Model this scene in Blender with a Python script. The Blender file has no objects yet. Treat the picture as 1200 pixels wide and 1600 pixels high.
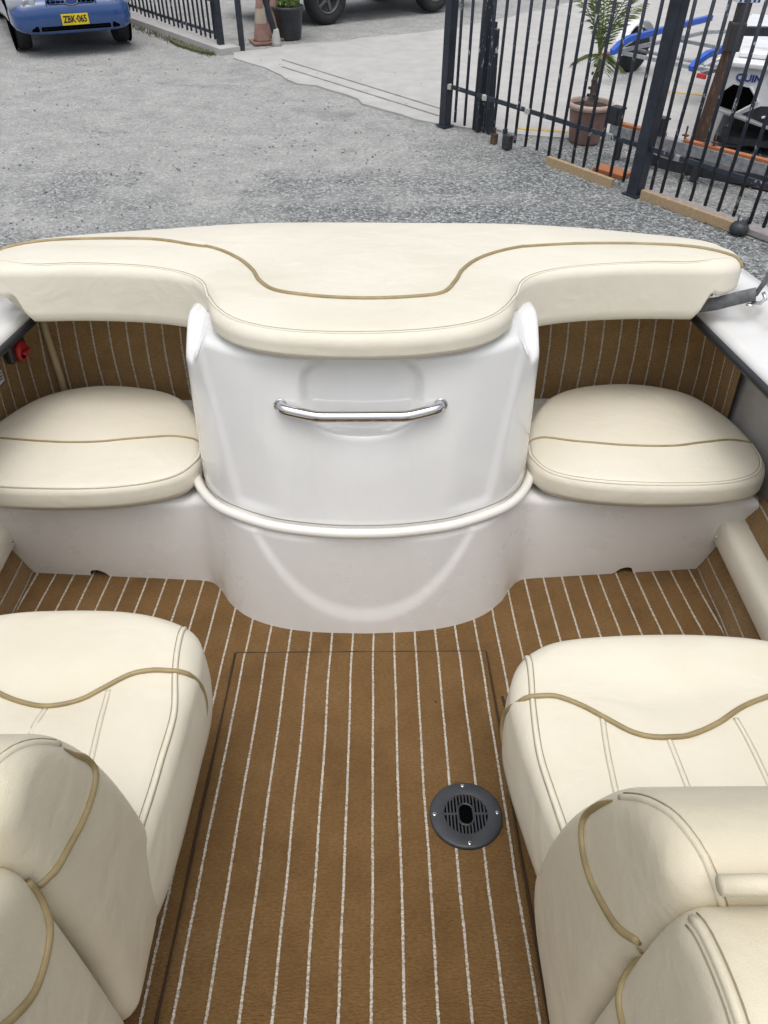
import bpy, bmesh, math, random
import numpy as np
from mathutils import Matrix, Vector
from mathutils.geometry import delaunay_2d_cdt
random.seed(7); rng = np.random.RandomState(7)
S = bpy.context.scene; COL = S.collection
PI = math.pi

# ---------------------------------------------------------------- camera, world, sun, exposure
CAM_H = 2.45; PITCH = math.radians(42.6); ROLL = math.radians(-.87); BOAT_SCALE = .88
def cam_axes(pitch, yaw, roll):
    F = Vector((math.sin(yaw)*math.cos(pitch), math.cos(yaw)*math.cos(pitch), -math.sin(pitch)))
    R = Vector((math.cos(yaw), -math.sin(yaw), 0)); U = R.cross(F)
    c, s = math.cos(roll), math.sin(roll); D = -U
    return c*R + s*D, -(c*D - s*R), F
def cam_mat(pitch, yaw, roll, loc):
    R, U, F = cam_axes(pitch, yaw, roll)
    m = Matrix.Identity(4)
    for i in range(3):
        m[i][0], m[i][1], m[i][2], m[i][3] = R[i], U[i], -F[i], loc[i]
    return m
CAMW = cam_mat(PITCH, 0, ROLL, (0, 0, CAM_H))
CAMB = cam_mat(math.radians(34.8), math.radians(.53), 0, (.041, 0, 1.55))    # the same viewpoint, told in the boat's own frame
BOAT_M = CAMW @ Matrix.Diagonal((BOAT_SCALE,)*3 + (1,)) @ CAMB.inverted()    # boat stands bow-high on its trailer
cd = bpy.data.cameras.new('camera'); co = bpy.data.objects.new('camera', cd); COL.objects.link(co)
cd.sensor_fit = 'VERTICAL'; cd.sensor_height = 36; cd.sensor_width = 27; cd.lens = 1150/1600*36
cd.clip_start = .05; cd.clip_end = 1000
co.matrix_world = CAMW; S.camera = co
S.render.resolution_x = 768; S.render.resolution_y = 1024

w = bpy.data.worlds.new('World'); S.world = w; w.use_nodes = True
nt = w.node_tree; bg = nt.nodes['Background']
sky = nt.nodes.new('ShaderNodeTexSky'); sky.sky_type = 'NISHITA'; sky.sun_disc = False
SUN_EL = math.radians(78); SUN_AZ = math.radians(188)
sky.sun_elevation = SUN_EL; sky.sun_rotation = SUN_AZ; sky.air_density = 1.0; sky.dust_density = 5.0; sky.ozone_density = 1.0
hs = nt.nodes.new('ShaderNodeHueSaturation'); hs.inputs['Saturation'].default_value = .42
nt.links.new(sky.outputs[0], hs.inputs['Color']); nt.links.new(hs.outputs[0], bg.inputs[0]); bg.inputs[1].default_value = .15
sl = bpy.data.lights.new('sun', 'SUN'); so = bpy.data.objects.new('sun', sl); COL.objects.link(so)
sl.energy = .7; sl.angle = math.radians(90); sl.color = (1, .985, .945)
sd = Vector((math.sin(SUN_AZ)*math.cos(SUN_EL), math.cos(SUN_AZ)*math.cos(SUN_EL), math.sin(SUN_EL)))
so.rotation_euler = sd.to_track_quat('Z', 'Y').to_euler()
S.view_settings.view_transform = 'Standard'; S.view_settings.look = 'None'
S.view_settings.exposure = .33; S.view_settings.gamma = 1

# ---------------------------------------------------------------- materials
def new_mat(name):
    m = bpy.data.materials.new(name); m.use_nodes = True
    return m, m.node_tree, m.node_tree.nodes['Principled BSDF']
class NT:
    def __init__(s, nt): s.nt = nt
    def n(s, typ, ins=None, **kw):
        nd = s.nt.nodes.new(typ)
        for k, v in kw.items(): setattr(nd, k, v)
        for k, v in (ins or {}).items():
            if isinstance(v, bpy.types.NodeSocket): s.nt.links.new(v, nd.inputs[k])
            else: nd.inputs[k].default_value = v
        return nd
    def math(s, op, a, b=0., c=None):
        ins = {0: a, 1: b}
        if c is not None: ins[2] = c
        return s.n('ShaderNodeMath', ins, operation=op).outputs[0]
    def ramp(s, fac, stops):
        r = s.n('ShaderNodeValToRGB', {0: fac}); e = r.color_ramp.elements
        while len(e) < len(stops): e.new(.5)
        for el, (p, c) in zip(e, stops): el.position = p; el.color = tuple(c)+(1,) if len(c) == 3 else c
        return r.outputs[0]
    def mix(s, f, a, b):
        x = s.nt.nodes.new('ShaderNodeMix'); x.data_type = 'RGBA'
        for sock, v in ((x.inputs[0], f), (x.inputs[6], a), (x.inputs[7], b)):
            if isinstance(v, bpy.types.NodeSocket): s.nt.links.new(v, sock)
            else: sock.default_value = v if not isinstance(v, tuple) else (v+(1,))[:4]
        return x.outputs[2]
def simple(name, col, rough=.5, metal=0., spec=.5, coat=0., var=.08, vscale=6., bump=0., bscale=200., rvar=0.):
    m, nt, b = new_mat(name); t = NT(nt)
    tc = t.n('ShaderNodeTexCoord').outputs['Object']
    nz = t.n('ShaderNodeTexNoise', {'Vector': tc, 'Scale': vscale, 'Detail': 6., 'Roughness': .6}).outputs[0]
    lo = tuple(max(0, c*(1-var*2)) for c in col); hi = tuple(c*(1+var) for c in col)
    nt.links.new(t.ramp(nz, [(.3, lo), (.7, hi)]), b.inputs['Base Color'])
    b.inputs['Roughness'].default_value = rough; b.inputs['Metallic'].default_value = metal
    b.inputs['Specular IOR Level'].default_value = spec; b.inputs['Coat Weight'].default_value = coat
    if coat: b.inputs['Coat Roughness'].default_value = .06
    if rvar:
        n2 = t.n('ShaderNodeTexNoise', {'Vector': tc, 'Scale': vscale*1.7, 'Detail': 5.}).outputs[0]
        nt.links.new(t.math('MULTIPLY_ADD', n2, rvar*2, rough-rvar), b.inputs['Roughness'])
    if bump:
        n3 = t.n('ShaderNodeTexNoise', {'Vector': tc, 'Scale': bscale, 'Detail': 3.}).outputs[0]
        bp = t.n('ShaderNodeBump', {'Height': n3, 'Strength': bump, 'Distance': .002})
        nt.links.new(bp.outputs[0], b.inputs['Normal'])
    return m
def vinyl(name, col, grain=.25, dirt=.12):
    m, nt, b = new_mat(name); t = NT(nt)
    tc = t.n('ShaderNodeTexCoord').outputs['Object']
    n1 = t.n('ShaderNodeTexNoise', {'Vector': tc, 'Scale': 3.2, 'Detail': 8., 'Roughness': .62}).outputs[0]
    n2 = t.n('ShaderNodeTexNoise', {'Vector': tc, 'Scale': 38., 'Detail': 5., 'Roughness': .7}).outputs[0]
    c1 = t.ramp(n1, [(.3, tuple(c*(1-dirt*.55*k) for c, k in zip(col, (.8, 1, 1.35)))), (.62, col)])
    c2 = t.mix(t.ramp(n2, [(.68, (0,0,0)), (.82, (.3,.3,.3))]), c1, tuple(c*.8 for c in col))
    sp = t.n('ShaderNodeTexVoronoi', {'Vector': tc, 'Scale': 9.}).outputs[0]
    c3 = t.mix(t.ramp(sp, [(.018, (.55,.55,.55)), (.03, (0,0,0))]), c2, tuple(c*.45 for c in col))
    nt.links.new(c3, b.inputs['Base Color'])
    b.inputs['Specular IOR Level'].default_value = .42
    nt.links.new(t.math('MULTIPLY_ADD', n1, .16, .40), b.inputs['Roughness'])
    v = t.n('ShaderNodeTexVoronoi', {'Vector': tc, 'Scale': 420.}, feature='DISTANCE_TO_EDGE').outputs[0]
    v2 = t.math('MINIMUM', v, .25)
    n4 = t.n('ShaderNodeTexNoise', {'Vector': tc, 'Scale': 14., 'Detail': 4.}).outputs[0]
    b1 = t.n('ShaderNodeBump', {'Height': v2, 'Strength': grain, 'Distance': .0012})
    n5 = t.n('ShaderNodeTexNoise', {'Vector': tc, 'Scale': 5.5, 'Detail': 3., 'Distortion': 1.2}).outputs[0]
    n4 = t.math('ADD', t.math('MULTIPLY', n4, .5), t.math('MULTIPLY', n5, 1.2))
    b2 = t.n('ShaderNodeBump', {'Height': n4, 'Strength': .32, 'Distance': .013, 'Normal': b1.outputs[0]})
    nt.links.new(b2.outputs[0], b.inputs['Normal'])
    b.inputs['Sheen Weight'].default_value = .05
    return m
def gelcoat(name, col, rough=.16):
    m, nt, b = new_mat(name); t = NT(nt)
    tc = t.n('ShaderNodeTexCoord').outputs['Object']
    n1 = t.n('ShaderNodeTexNoise', {'Vector': tc, 'Scale': 2.4, 'Detail': 9., 'Roughness': .65}).outputs[0]
    c = t.ramp(n1, [(.3, tuple(k*.93 for k in col)), (.65, col)])
    st = t.n('ShaderNodeMapping', {'Vector': tc, 'Scale': (26., 26., 1.6)}).outputs[0]
    n3 = t.n('ShaderNodeTexNoise', {'Vector': st, 'Scale': 1., 'Detail': 6., 'Roughness': .6}).outputs[0]
    c = t.mix(t.ramp(n3, [(.55, (0,0,0)), (.85, (.35,.35,.35))]), c, tuple(k*.86 for k in col))
    sp = t.n('ShaderNodeTexVoronoi', {'Vector': tc, 'Scale': 6.}).outputs[0]
    c = t.mix(t.ramp(sp, [(.012, (.8,.8,.8)), (.02, (0,0,0))]), c, (.12, .1, .08))
    nt.links.new(c, b.inputs['Base Color'])
    nt.links.new(t.math('MULTIPLY_ADD', n1, .14, rough-.05), b.inputs['Roughness'])
    b.inputs['Coat Weight'].default_value = .5; b.inputs['Coat Roughness'].default_value = .07
    n4 = t.n('ShaderNodeTexNoise', {'Vector': tc, 'Scale': 7., 'Detail': 2.}).outputs[0]
    bp = t.n('ShaderNodeBump', {'Height': n4, 'Strength': .12, 'Distance': .01})
    nt.links.new(bp.outputs[0], b.inputs['Normal'])
    return m
STRIPE = .0615
def carpet(name, phase=0., wig=.006, dark=1., tint=(1, 1, 1)):
    """brown marine carpet, thin off-white loop stripes at every STRIPE of UV.x"""
    m, nt, b = new_mat(name); t = NT(nt)
    uv = t.n('ShaderNodeUVMap', uv_map='uv').outputs[0]
    sx = t.n('ShaderNodeSeparateXYZ', {0: uv}); u, v = sx.outputs[0], sx.outputs[1]
    tc = t.n('ShaderNodeTexCoord').outputs['Object']
    nw = t.n('ShaderNodeTexNoise', {'Vector': uv, 'Scale': 2.6, 'Detail': 1.}).outputs[0]
    nf = t.n('ShaderNodeTexNoise', {'Vector': uv, 'Scale': 130., 'Detail': 2.}).outputs[0]
    uu = t.math('ADD', t.math('ADD', u, t.math('MULTIPLY_ADD', nw, wig*2, -wig)), t.math('MULTIPLY_ADD', nf, .0042, -.0021))
    fr = t.math('FRACT', t.math('DIVIDE', t.math('ADD', uu, 10*STRIPE+phase), STRIPE))
    d = t.math('MULTIPLY', t.math('ABSOLUTE', t.math('SUBTRACT', fr, .5)), STRIPE)
    mask = t.ramp(t.math('MULTIPLY', d, 100.), [(.25, (1,1,1)), (.35, (0,0,0))])
    # ribs: rows of loops across the stripe direction
    cm = t.n('ShaderNodeCombineXYZ', {0: t.math('MULTIPLY', u, 120.), 1: t.math('MULTIPLY', v, 300.)}).outputs[0]
    loops = t.n('ShaderNodeTexVoronoi', {'Vector': cm, 'Scale': 1.}).outputs[0]
    blot = t.n('ShaderNodeTexNoise', {'Vector': uv, 'Scale': 5., 'Detail': 9., 'Roughness': .7}).outputs[0]
    fine = t.n('ShaderNodeTexNoise', {'Vector': cm, 'Scale': .8, 'Detail': 4., 'Roughness': .7}).outputs[0]
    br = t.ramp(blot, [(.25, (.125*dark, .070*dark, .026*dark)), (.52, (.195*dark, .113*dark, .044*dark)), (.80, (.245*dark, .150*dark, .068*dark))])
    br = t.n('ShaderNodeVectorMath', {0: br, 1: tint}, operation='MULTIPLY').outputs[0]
    br = t.mix(t.ramp(fine, [(.32, (.6,.6,.6)), (.60, (0,0,0))]), br, (.10*dark, .050*dark, .015*dark))
    lint = t.n('ShaderNodeTexVoronoi', {'Vector': uv, 'Scale': 7.}).outputs[0]
    br = t.mix(t.ramp(lint, [(.022, (.8,.8,.8)), (.034, (0,0,0))]), br, (.05, .028, .012))
    lint2 = t.n('ShaderNodeTexVoronoi', {'Vector': t.n('ShaderNodeMapping', {'Vector': uv, 'Location': (3.3, 1.7, 0)}).outputs[0], 'Scale': 5.}).outputs[0]
    br = t.mix(t.ramp(lint2, [(.010, (.9,.9,.9)), (.016, (0,0,0))]), br, (.55, .5, .4))
    wh = t.mix(t.ramp(loops, [(.25, (0,0,0)), (.9, (1,1,1))]), (.66, .61, .52), (.33, .28, .21))
    nt.links.new(t.mix(mask, br, wh), b.inputs['Base Color'])
    b.inputs['Roughness'].default_value = .95; b.inputs['Specular IOR Level'].default_value = .1
    b.inputs['Sheen Weight'].default_value = .04
    h = t.math('ADD', t.math('MULTIPLY', loops, -.6), t.math('ADD', t.math('MULTIPLY', mask, 1.1), t.math('MULTIPLY', fine, .8)))
    bp = t.n('ShaderNodeBump', {'Height': h, 'Strength': .9, 'Distance': .0045})
    nt.links.new(bp.outputs[0], b.inputs['Normal'])
    return m
def gravel(name):
    m, nt, b = new_mat(name); t = NT(nt)
    tc = t.n('ShaderNodeTexCoord').outputs['Object']
    big = t.n('ShaderNodeTexNoise', {'Vector': tc, 'Scale': .42, 'Detail': 7., 'Roughness': .6, 'Distortion': .8}).outputs[0]
    mid = t.n('ShaderNodeTexNoise', {'Vector': tc, 'Scale': 2.6, 'Detail': 9., 'Roughness': .72}).outputs[0]
    tr = t.n('ShaderNodeTexNoise', {'Vector': t.n('ShaderNodeMapping', {'Vector': tc, 'Rotation': (0,0,.62), 'Scale': (.22, 1.6, 1.)}).outputs[0], 'Scale': 1., 'Detail': 8., 'Roughness': .66}).outputs[0]
    vo = t.n('ShaderNodeTexVoronoi', {'Vector': tc, 'Scale': 46.}, feature='F1'); vc = vo.outputs['Color']; vd = vo.outputs['Distance']
    vo2 = t.n('ShaderNodeTexVoronoi', {'Vector': tc, 'Scale': 110.}); 
    g = t.n('ShaderNodeSeparateColor', {0: vc}).outputs[0]; g2 = t.n('ShaderNodeSeparateColor', {0: vo2.outputs['Color']}).outputs[0]
    stone = t.ramp(t.math('ADD', t.math('MULTIPLY', g, .6), t.math('MULTIPLY', g2, .4)), [(.12, (.055,.061,.062)), (.40, (.135,.147,.150)), (.68, (.235,.25,.252)), (.90, (.50,.51,.50))])
    dust = t.ramp(mid, [(.3, (.30,.30,.29)), (.7, (.50,.495,.47))])
    sep = t.n('ShaderNodeSeparateXYZ', {0: tc}); sxyz = t.math('SUBTRACT', sep.outputs[1], t.math('MULTIPLY', t.math('MAXIMUM', sep.outputs[0], -1.), .75))
    far = t.math('MULTIPLY', t.math('SUBTRACT', sxyz, 7.2), .16)
    f = t.math('ADD', t.math('ADD', t.math('MULTIPLY', big, 1.5), t.math('MULTIPLY', tr, 1.3)), t.math('MINIMUM', t.math('MAXIMUM', far, -.25), .40))
    f = t.math('SUBTRACT', t.math('ADD', f, t.math('MULTIPLY', mid, .35)), .45)
    fac = t.ramp(t.math('MULTIPLY', f, .6), [(.55, (0.02,0.02,0.02)), (.82, (.62,.62,.62))])
    c = t.mix(fac, stone, dust)
    # damp patches
    dp = t.n('ShaderNodeTexNoise', {'Vector': tc, 'Scale': .7, 'Detail': 4., 'Roughness': .55}).outputs[0]
    c = t.mix(t.ramp(dp, [(.62, (0,0,0)), (.72, (.42,.42,.42))]), c, (.075,.08,.085))
    nt.links.new(c, b.inputs['Base Color']); b.inputs['Roughness'].default_value = .9
    b.inputs['Specular IOR Level'].default_value = .25
    h = t.math('ADD', t.math('MULTIPLY', vd, -.5), t.math('ADD', t.math('MULTIPLY', vo2.outputs[0], -.3), t.math('MULTIPLY', mid, .8)))
    bp = t.n('ShaderNodeBump', {'Height': h, 'Strength': .75, 'Distance': .02}); nt.links.new(bp.outputs[0], b.inputs['Normal'])
    return m

CREAM = vinyl('cream_vinyl', (.70, .665, .56)); CREAM2 = vinyl('cream_vinyl_backs', (.645, .59, .45), grain=.5)
TAN = vinyl('tan_vinyl', (.70, .66, .55)); CREAMW = vinyl('cream_vinyl_seat', (.70, .66, .535), grain=.15)
SOFTSEAM = simple('pale_seam', (.50, .45, .34), .9)
PIPE = simple('gold_piping', (.31, .24, .115), .42, var=.12, vscale=20)
THREAD = simple('thread', (.40, .35, .25), .8); DARKSEAM = simple('dark_seam', (.30, .255, .17), .9)  # DARKSEAM: darker tan of the stitch lines and the rail joint
GEL = gelcoat('white_gelcoat', (.76, .765, .755), .13); GEL2 = gelcoat('base_gelcoat', (.83, .825, .805), .26); GELR = gelcoat('rail_gelcoat', (.78, .765, .71), .3)
CHROME = simple('polished_steel', (.62, .62, .63), .09, metal=1., var=.03)
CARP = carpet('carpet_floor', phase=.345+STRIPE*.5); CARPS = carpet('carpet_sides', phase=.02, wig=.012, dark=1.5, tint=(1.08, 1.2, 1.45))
CUT = simple('carpet_cut_edge', (.045, .024, .01), .95); BLACK = simple('black_plastic', (.036, .040, .047), .42, var=.2, vscale=15, bump=.3, bscale=300, rvar=.1)
HOLE = simple('dark_hollow', (.003, .003, .003), .95, spec=.0); TRIM = simple('black_rubber_trim', (.02, .022, .027), .5)
GREYP = simple('grey_liner', (.40, .39, .37), .7, var=.08, bump=.35, bscale=120, vscale=9)
NAVY = simple('navy_paint', (.022, .028, .042), .42, var=.25, vscale=9, rvar=.12)
def chipped(name, base, chip, amt):
    m, nt, b = new_mat(name); t = NT(nt); tc = t.n('ShaderNodeTexCoord').outputs['Object']
    n = t.n('ShaderNodeTexNoise', {'Vector': t.n('ShaderNodeMapping', {'Vector': tc, 'Scale': (1,1,.45)}).outputs[0], 'Scale': 26., 'Detail': 6., 'Roughness': .7}).outputs[0]
    n2 = t.n('ShaderNodeTexNoise', {'Vector': tc, 'Scale': 3., 'Detail': 3.}).outputs[0]
    f = t.ramp(t.math('ADD', n, t.math('MULTIPLY', n2, .35)), [(amt, (0,0,0)), (amt+.02, (1,1,1))])
    nt.links.new(t.mix(f, base, chip), b.inputs['Base Color']); b.inputs['Roughness'].default_value = .5
    return m
FENCE = chipped('chipped_navy_paint', (.022,.028,.042), (.42,.43,.43), .80)
SPOTTED = chipped('spattered_navy_paint', (.02,.026,.038), (.55,.55,.52), .785)
RUST = chipped('rusty_steel', (.075,.045,.033), (.16,.08,.05), .72)
GALV = simple('galvanised_steel', (.42, .44, .46), .45, metal=.6, var=.2, vscale=25)
CONC = simple('concrete', (.42, .415, .40), .9, var=.07, vscale=3, bump=.5, bscale=60)
CONC2 = simple('joint_concrete', (.20, .20, .19), .95, var=.2)
MOSS = simple('moss', (.10, .11, .045), .95, var=.3, vscale=30, bump=.8, bscale=80)
def woodmat(name, a, bb):
    m, nt, b = new_mat(name); t = NT(nt); tc = t.n('ShaderNodeTexCoord').outputs['Generated']
    n = t.n('ShaderNodeTexNoise', {'Vector': t.n('ShaderNodeMapping', {'Vector': tc, 'Scale': (14,2,6)}).outputs[0], 'Scale': 2., 'Detail': 8., 'Roughness': .65}).outputs[0]
    nt.links.new(t.ramp(n, [(.3, a), (.7, bb)]), b.inputs['Base Color']); b.inputs['Roughness'].default_value = .85
    return m
WOOD = woodmat('weathered_pine', (.26,.17,.09), (.52,.39,.24)); OWOOD = woodmat('orange_timber', (.32,.10,.04), (.50,.20,.09)); GWOOD = woodmat('grey_timber', (.24,.215,.21), (.40,.37,.36))
CARBLUE = simple('blue_car_paint', (.012, .060, .21), .28, coat=1., var=.05); TYRE = simple('tyre_rubber', (.022, .023, .025), .85, var=.25, bump=.5, bscale=60)
GLASS = simple('dark_glass', (.02, .024, .03), .05, spec=.8); LAMPM = simple('lamp_lens', (.42, .46, .5), .08, coat=.8)
ALLOY = simple('alloy', (.42,.43,.45), .3, metal=.7); YEL = simple('plate_yellow', (.72,.55,.02), .45); BLK = simple('black_ink', (.01,.01,.01), .6)
WHITE = simple('white_paint', (.78,.79,.80), .35, coat=.3); BLUEP = simple('blue_plastic', (.02,.10,.50), .38); TERRA = simple('terracotta', (.27,.165,.14), .8, var=.2, vscale=5)
TERRAR = simple('terracotta_rim', (.50,.38,.32), .75); SOIL = simple('soil', (.05,.035,.025), .95, bump=.8, bscale=40)
LEAF = simple('palm_leaf', (.19,.24,.085), .55, var=.3, vscale=8); BARK = simple('palm_bark', (.12,.10,.085), .9, var=.3, vscale=20, bump=.8, bscale=50)
YLINE = simple('yellow_line', (.62,.42,.10), .8, var=.2); ORANGE = simple('faded_orange', (.28,.165,.13), .7, var=.15); REDP = simple('red_plastic', (.55,.03,.035), .35)
DKPAINT = simple('dark_car_paint', (.03,.033,.038), .3, coat=.8); GREYLBL = simple('label_grey', (.45,.46,.47), .6); REDINK = simple('red_ink', (.55,.02,.03), .5); BLUEINK = simple('blue_ink', (.02,.05,.28), .5)
GREENP = simple('green_plastic', (.05,.35,.22), .5); GROUND = gravel('gravel_ground')
STONE = simple('loose_stone', (.36,.37,.37), .9, var=.4, vscale=2.2); WEB = simple('grey_webbing', (.13,.135,.145), .6, var=.2, vscale=40, bump=.6, bscale=400)
LTREY = simple('pale_stone', (.5,.5,.47), .8)

# ---------------------------------------------------------------- helpers
def mesh_obj(name, verts, faces, mat, parent=None, smooth=True, uvs=None, loc=None):
    me = bpy.data.meshes.new(name); me.from_pydata([tuple(map(float, v)) for v in verts], [], [tuple(map(int, f)) for f in faces])
    if uvs is not None:
        ul = me.uv_layers.new(name='uv')
        li = np.zeros(len(me.loops), dtype=np.int32); me.loops.foreach_get('vertex_index', li)
        ul.data.foreach_set('uv', np.asarray(uvs, dtype=np.float32)[li].ravel())
    me.materials.append(mat)
    if smooth: me.polygons.foreach_set('use_smooth', [True]*len(me.polygons))
    me.validate(); me.update()
    o = bpy.data.objects.new(name, me); COL.objects.link(o)
    if parent is not None: o.parent = parent
    if loc is not None: o.location = loc
    return o
class MB:
    def __init__(s): s.v = []; s.f = []
    def add(s, v, f):
        n = len(s.v); s.v += [tuple(p) for p in v]; s.f += [tuple(i+n for i in q) for q in f]; return s
    def box(s, c, size, rot=None, bev=0.):
        hx, hy, hz = [a/2 for a in size]
        if bev <= 0:
            v = [Vector((x, y, z)) for x in (-hx, hx) for y in (-hy, hy) for z in (-hz, hz)]
            f = [(0,1,3,2), (4,6,7,5), (0,4,5,1), (2,3,7,6), (0,2,6,4), (1,5,7,3)]
        else:
            bm = bmesh.new(); bmesh.ops.create_cube(bm, size=1)
            for q in bm.verts: q.co = Vector((q.co.x*2*hx, q.co.y*2*hy, q.co.z*2*hz))
            bmesh.ops.bevel(bm, geom=list(bm.edges), offset=min(bev, hx*.9, hy*.9, hz*.9), segments=2, affect='EDGES', profile=.6)
            bm.verts.index_update(); v = [q.co.copy() for q in bm.verts]; f = [[q.index for q in p.verts] for p in bm.faces]; bm.free()
        R = rot if rot is not None else Matrix.Identity(3)
        return s.add([R @ q + Vector(c) for q in v], f)
    def tube(s, pts, r, n=8, closed=False, cap=True, flat=None, up=None):
        P = [Vector(p) for p in pts]; N = len(P); rs = r if hasattr(r, '__len__') else [r]*N
        T = []
        for i in range(N):
            a = P[(i-1) % N] if (i > 0 or closed) else P[i]; b = P[(i+1) % N] if (i < N-1 or closed) else P[i]
            T.append((b-a).normalized())
        u = Vector(up) if up else (Vector((0,0,1)) if abs(T[0].z) < .9 else Vector((1,0,0)))
        v = []; f = []
        for i in range(N):
            u = (u - T[i]*u.dot(T[i])).normalized(); w_ = T[i].cross(u)
            for k in range(n):
                a = 2*PI*k/n + (PI/4 if n == 4 else 0); fy = flat if flat else 1.
                v.append(P[i] + u*math.cos(a)*rs[i]*fy + w_*math.sin(a)*rs[i])
        M = N if closed else N-1
        for i in range(M):
            for k in range(n):
                j = (i+1) % N
                f.append((i*n+k, i*n+(k+1) % n, j*n+(k+1) % n, j*n+k))
        if cap and not closed: f.append(tuple(range(n-1, -1, -1))); f.append(tuple((N-1)*n+k for k in range(n)))
        return s.add(v, f)
    def lathe(s, prof, n=32, c=(0,0,0), R=None):
        v = []; f = []; R = R or Matrix.Identity(3)
        for (r, z) in prof:
            for k in range(n):
                a = 2*PI*k/n; v.append(R @ Vector((r*math.cos(a), r*math.sin(a), z)) + Vector(c))
        for i in range(len(prof)-1):
            for k in range(n): f.append((i*n+k, i*n+(k+1) % n, (i+1)*n+(k+1) % n, (i+1)*n+k))
        f.append(tuple(range(n-1, -1, -1))); f.append(tuple((len(prof)-1)*n+k for k in range(n)))
        return s.add(v, f)
    def build(s, name, mat, parent=None, smooth=False, **k):
        o = mesh_obj(name, s.v, s.f, mat, parent, smooth, **k); return o
def spline(pts, step=.02, closed=False):
    P = np.array(pts, float); n = len(P); out = []
    for i in range(n if closed else n-1):
        if closed: p0, p1, p2, p3 = P[(i-1) % n], P[i], P[(i+1) % n], P[(i+2) % n]
        else: p0, p1, p2, p3 = P[max(i-1, 0)], P[i], P[i+1], P[min(i+2, n-1)]
        L = np.linalg.norm(p2-p1); k = max(1, int(round(L/step)))
        for j in range(k):
            t = j/k
            # centripetal-ish tangents limited by segment length
            m1 = (p2-p0)*.5; m2 = (p3-p1)*.5
            for m_ in (m1, m2):
                q = np.linalg.norm(m_)
                if q > L*1.1: m_ *= L*1.1/q
            h = (2*t**3-3*t**2+1)*p1 + (t**3-2*t**2+t)*m1 + (-2*t**3+3*t**2)*p2 + (t**3-t**2)*m2
            out.append(h)
    if not closed: out.append(P[-1])
    return np.array(out)
def area2(P): return np.sum(P[:, 0]*np.roll(P[:, 1], -1) - np.roll(P[:, 0], -1)*P[:, 1])
def seg_dist(Q, P):
    A = P; B = np.roll(P, -1, 0); d = B-A; L = (d**2).sum(1)
    best = np.full(len(Q), 1e9)
    for i in range(len(A)):
        t = np.clip(((Q-A[i])@d[i])/max(L[i], 1e-12), 0, 1); c = A[i]+t[:, None]*d[i]
        best = np.minimum(best, ((Q-c)**2).sum(1))
    return np.sqrt(best)
def inside(Q, P):
    A = P; B = np.roll(P, -1, 0); r = np.zeros(len(Q), bool)
    for a, b in zip(A, B):
        c = (a[1] > Q[:, 1]) != (b[1] > Q[:, 1])
        with np.errstate(divide='ignore', invalid='ignore'):
            x = (b[0]-a[0])*(Q[:, 1]-a[1])/(b[1]-a[1]) + a[0]
        r ^= c & (Q[:, 0] < x)
    return r
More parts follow.
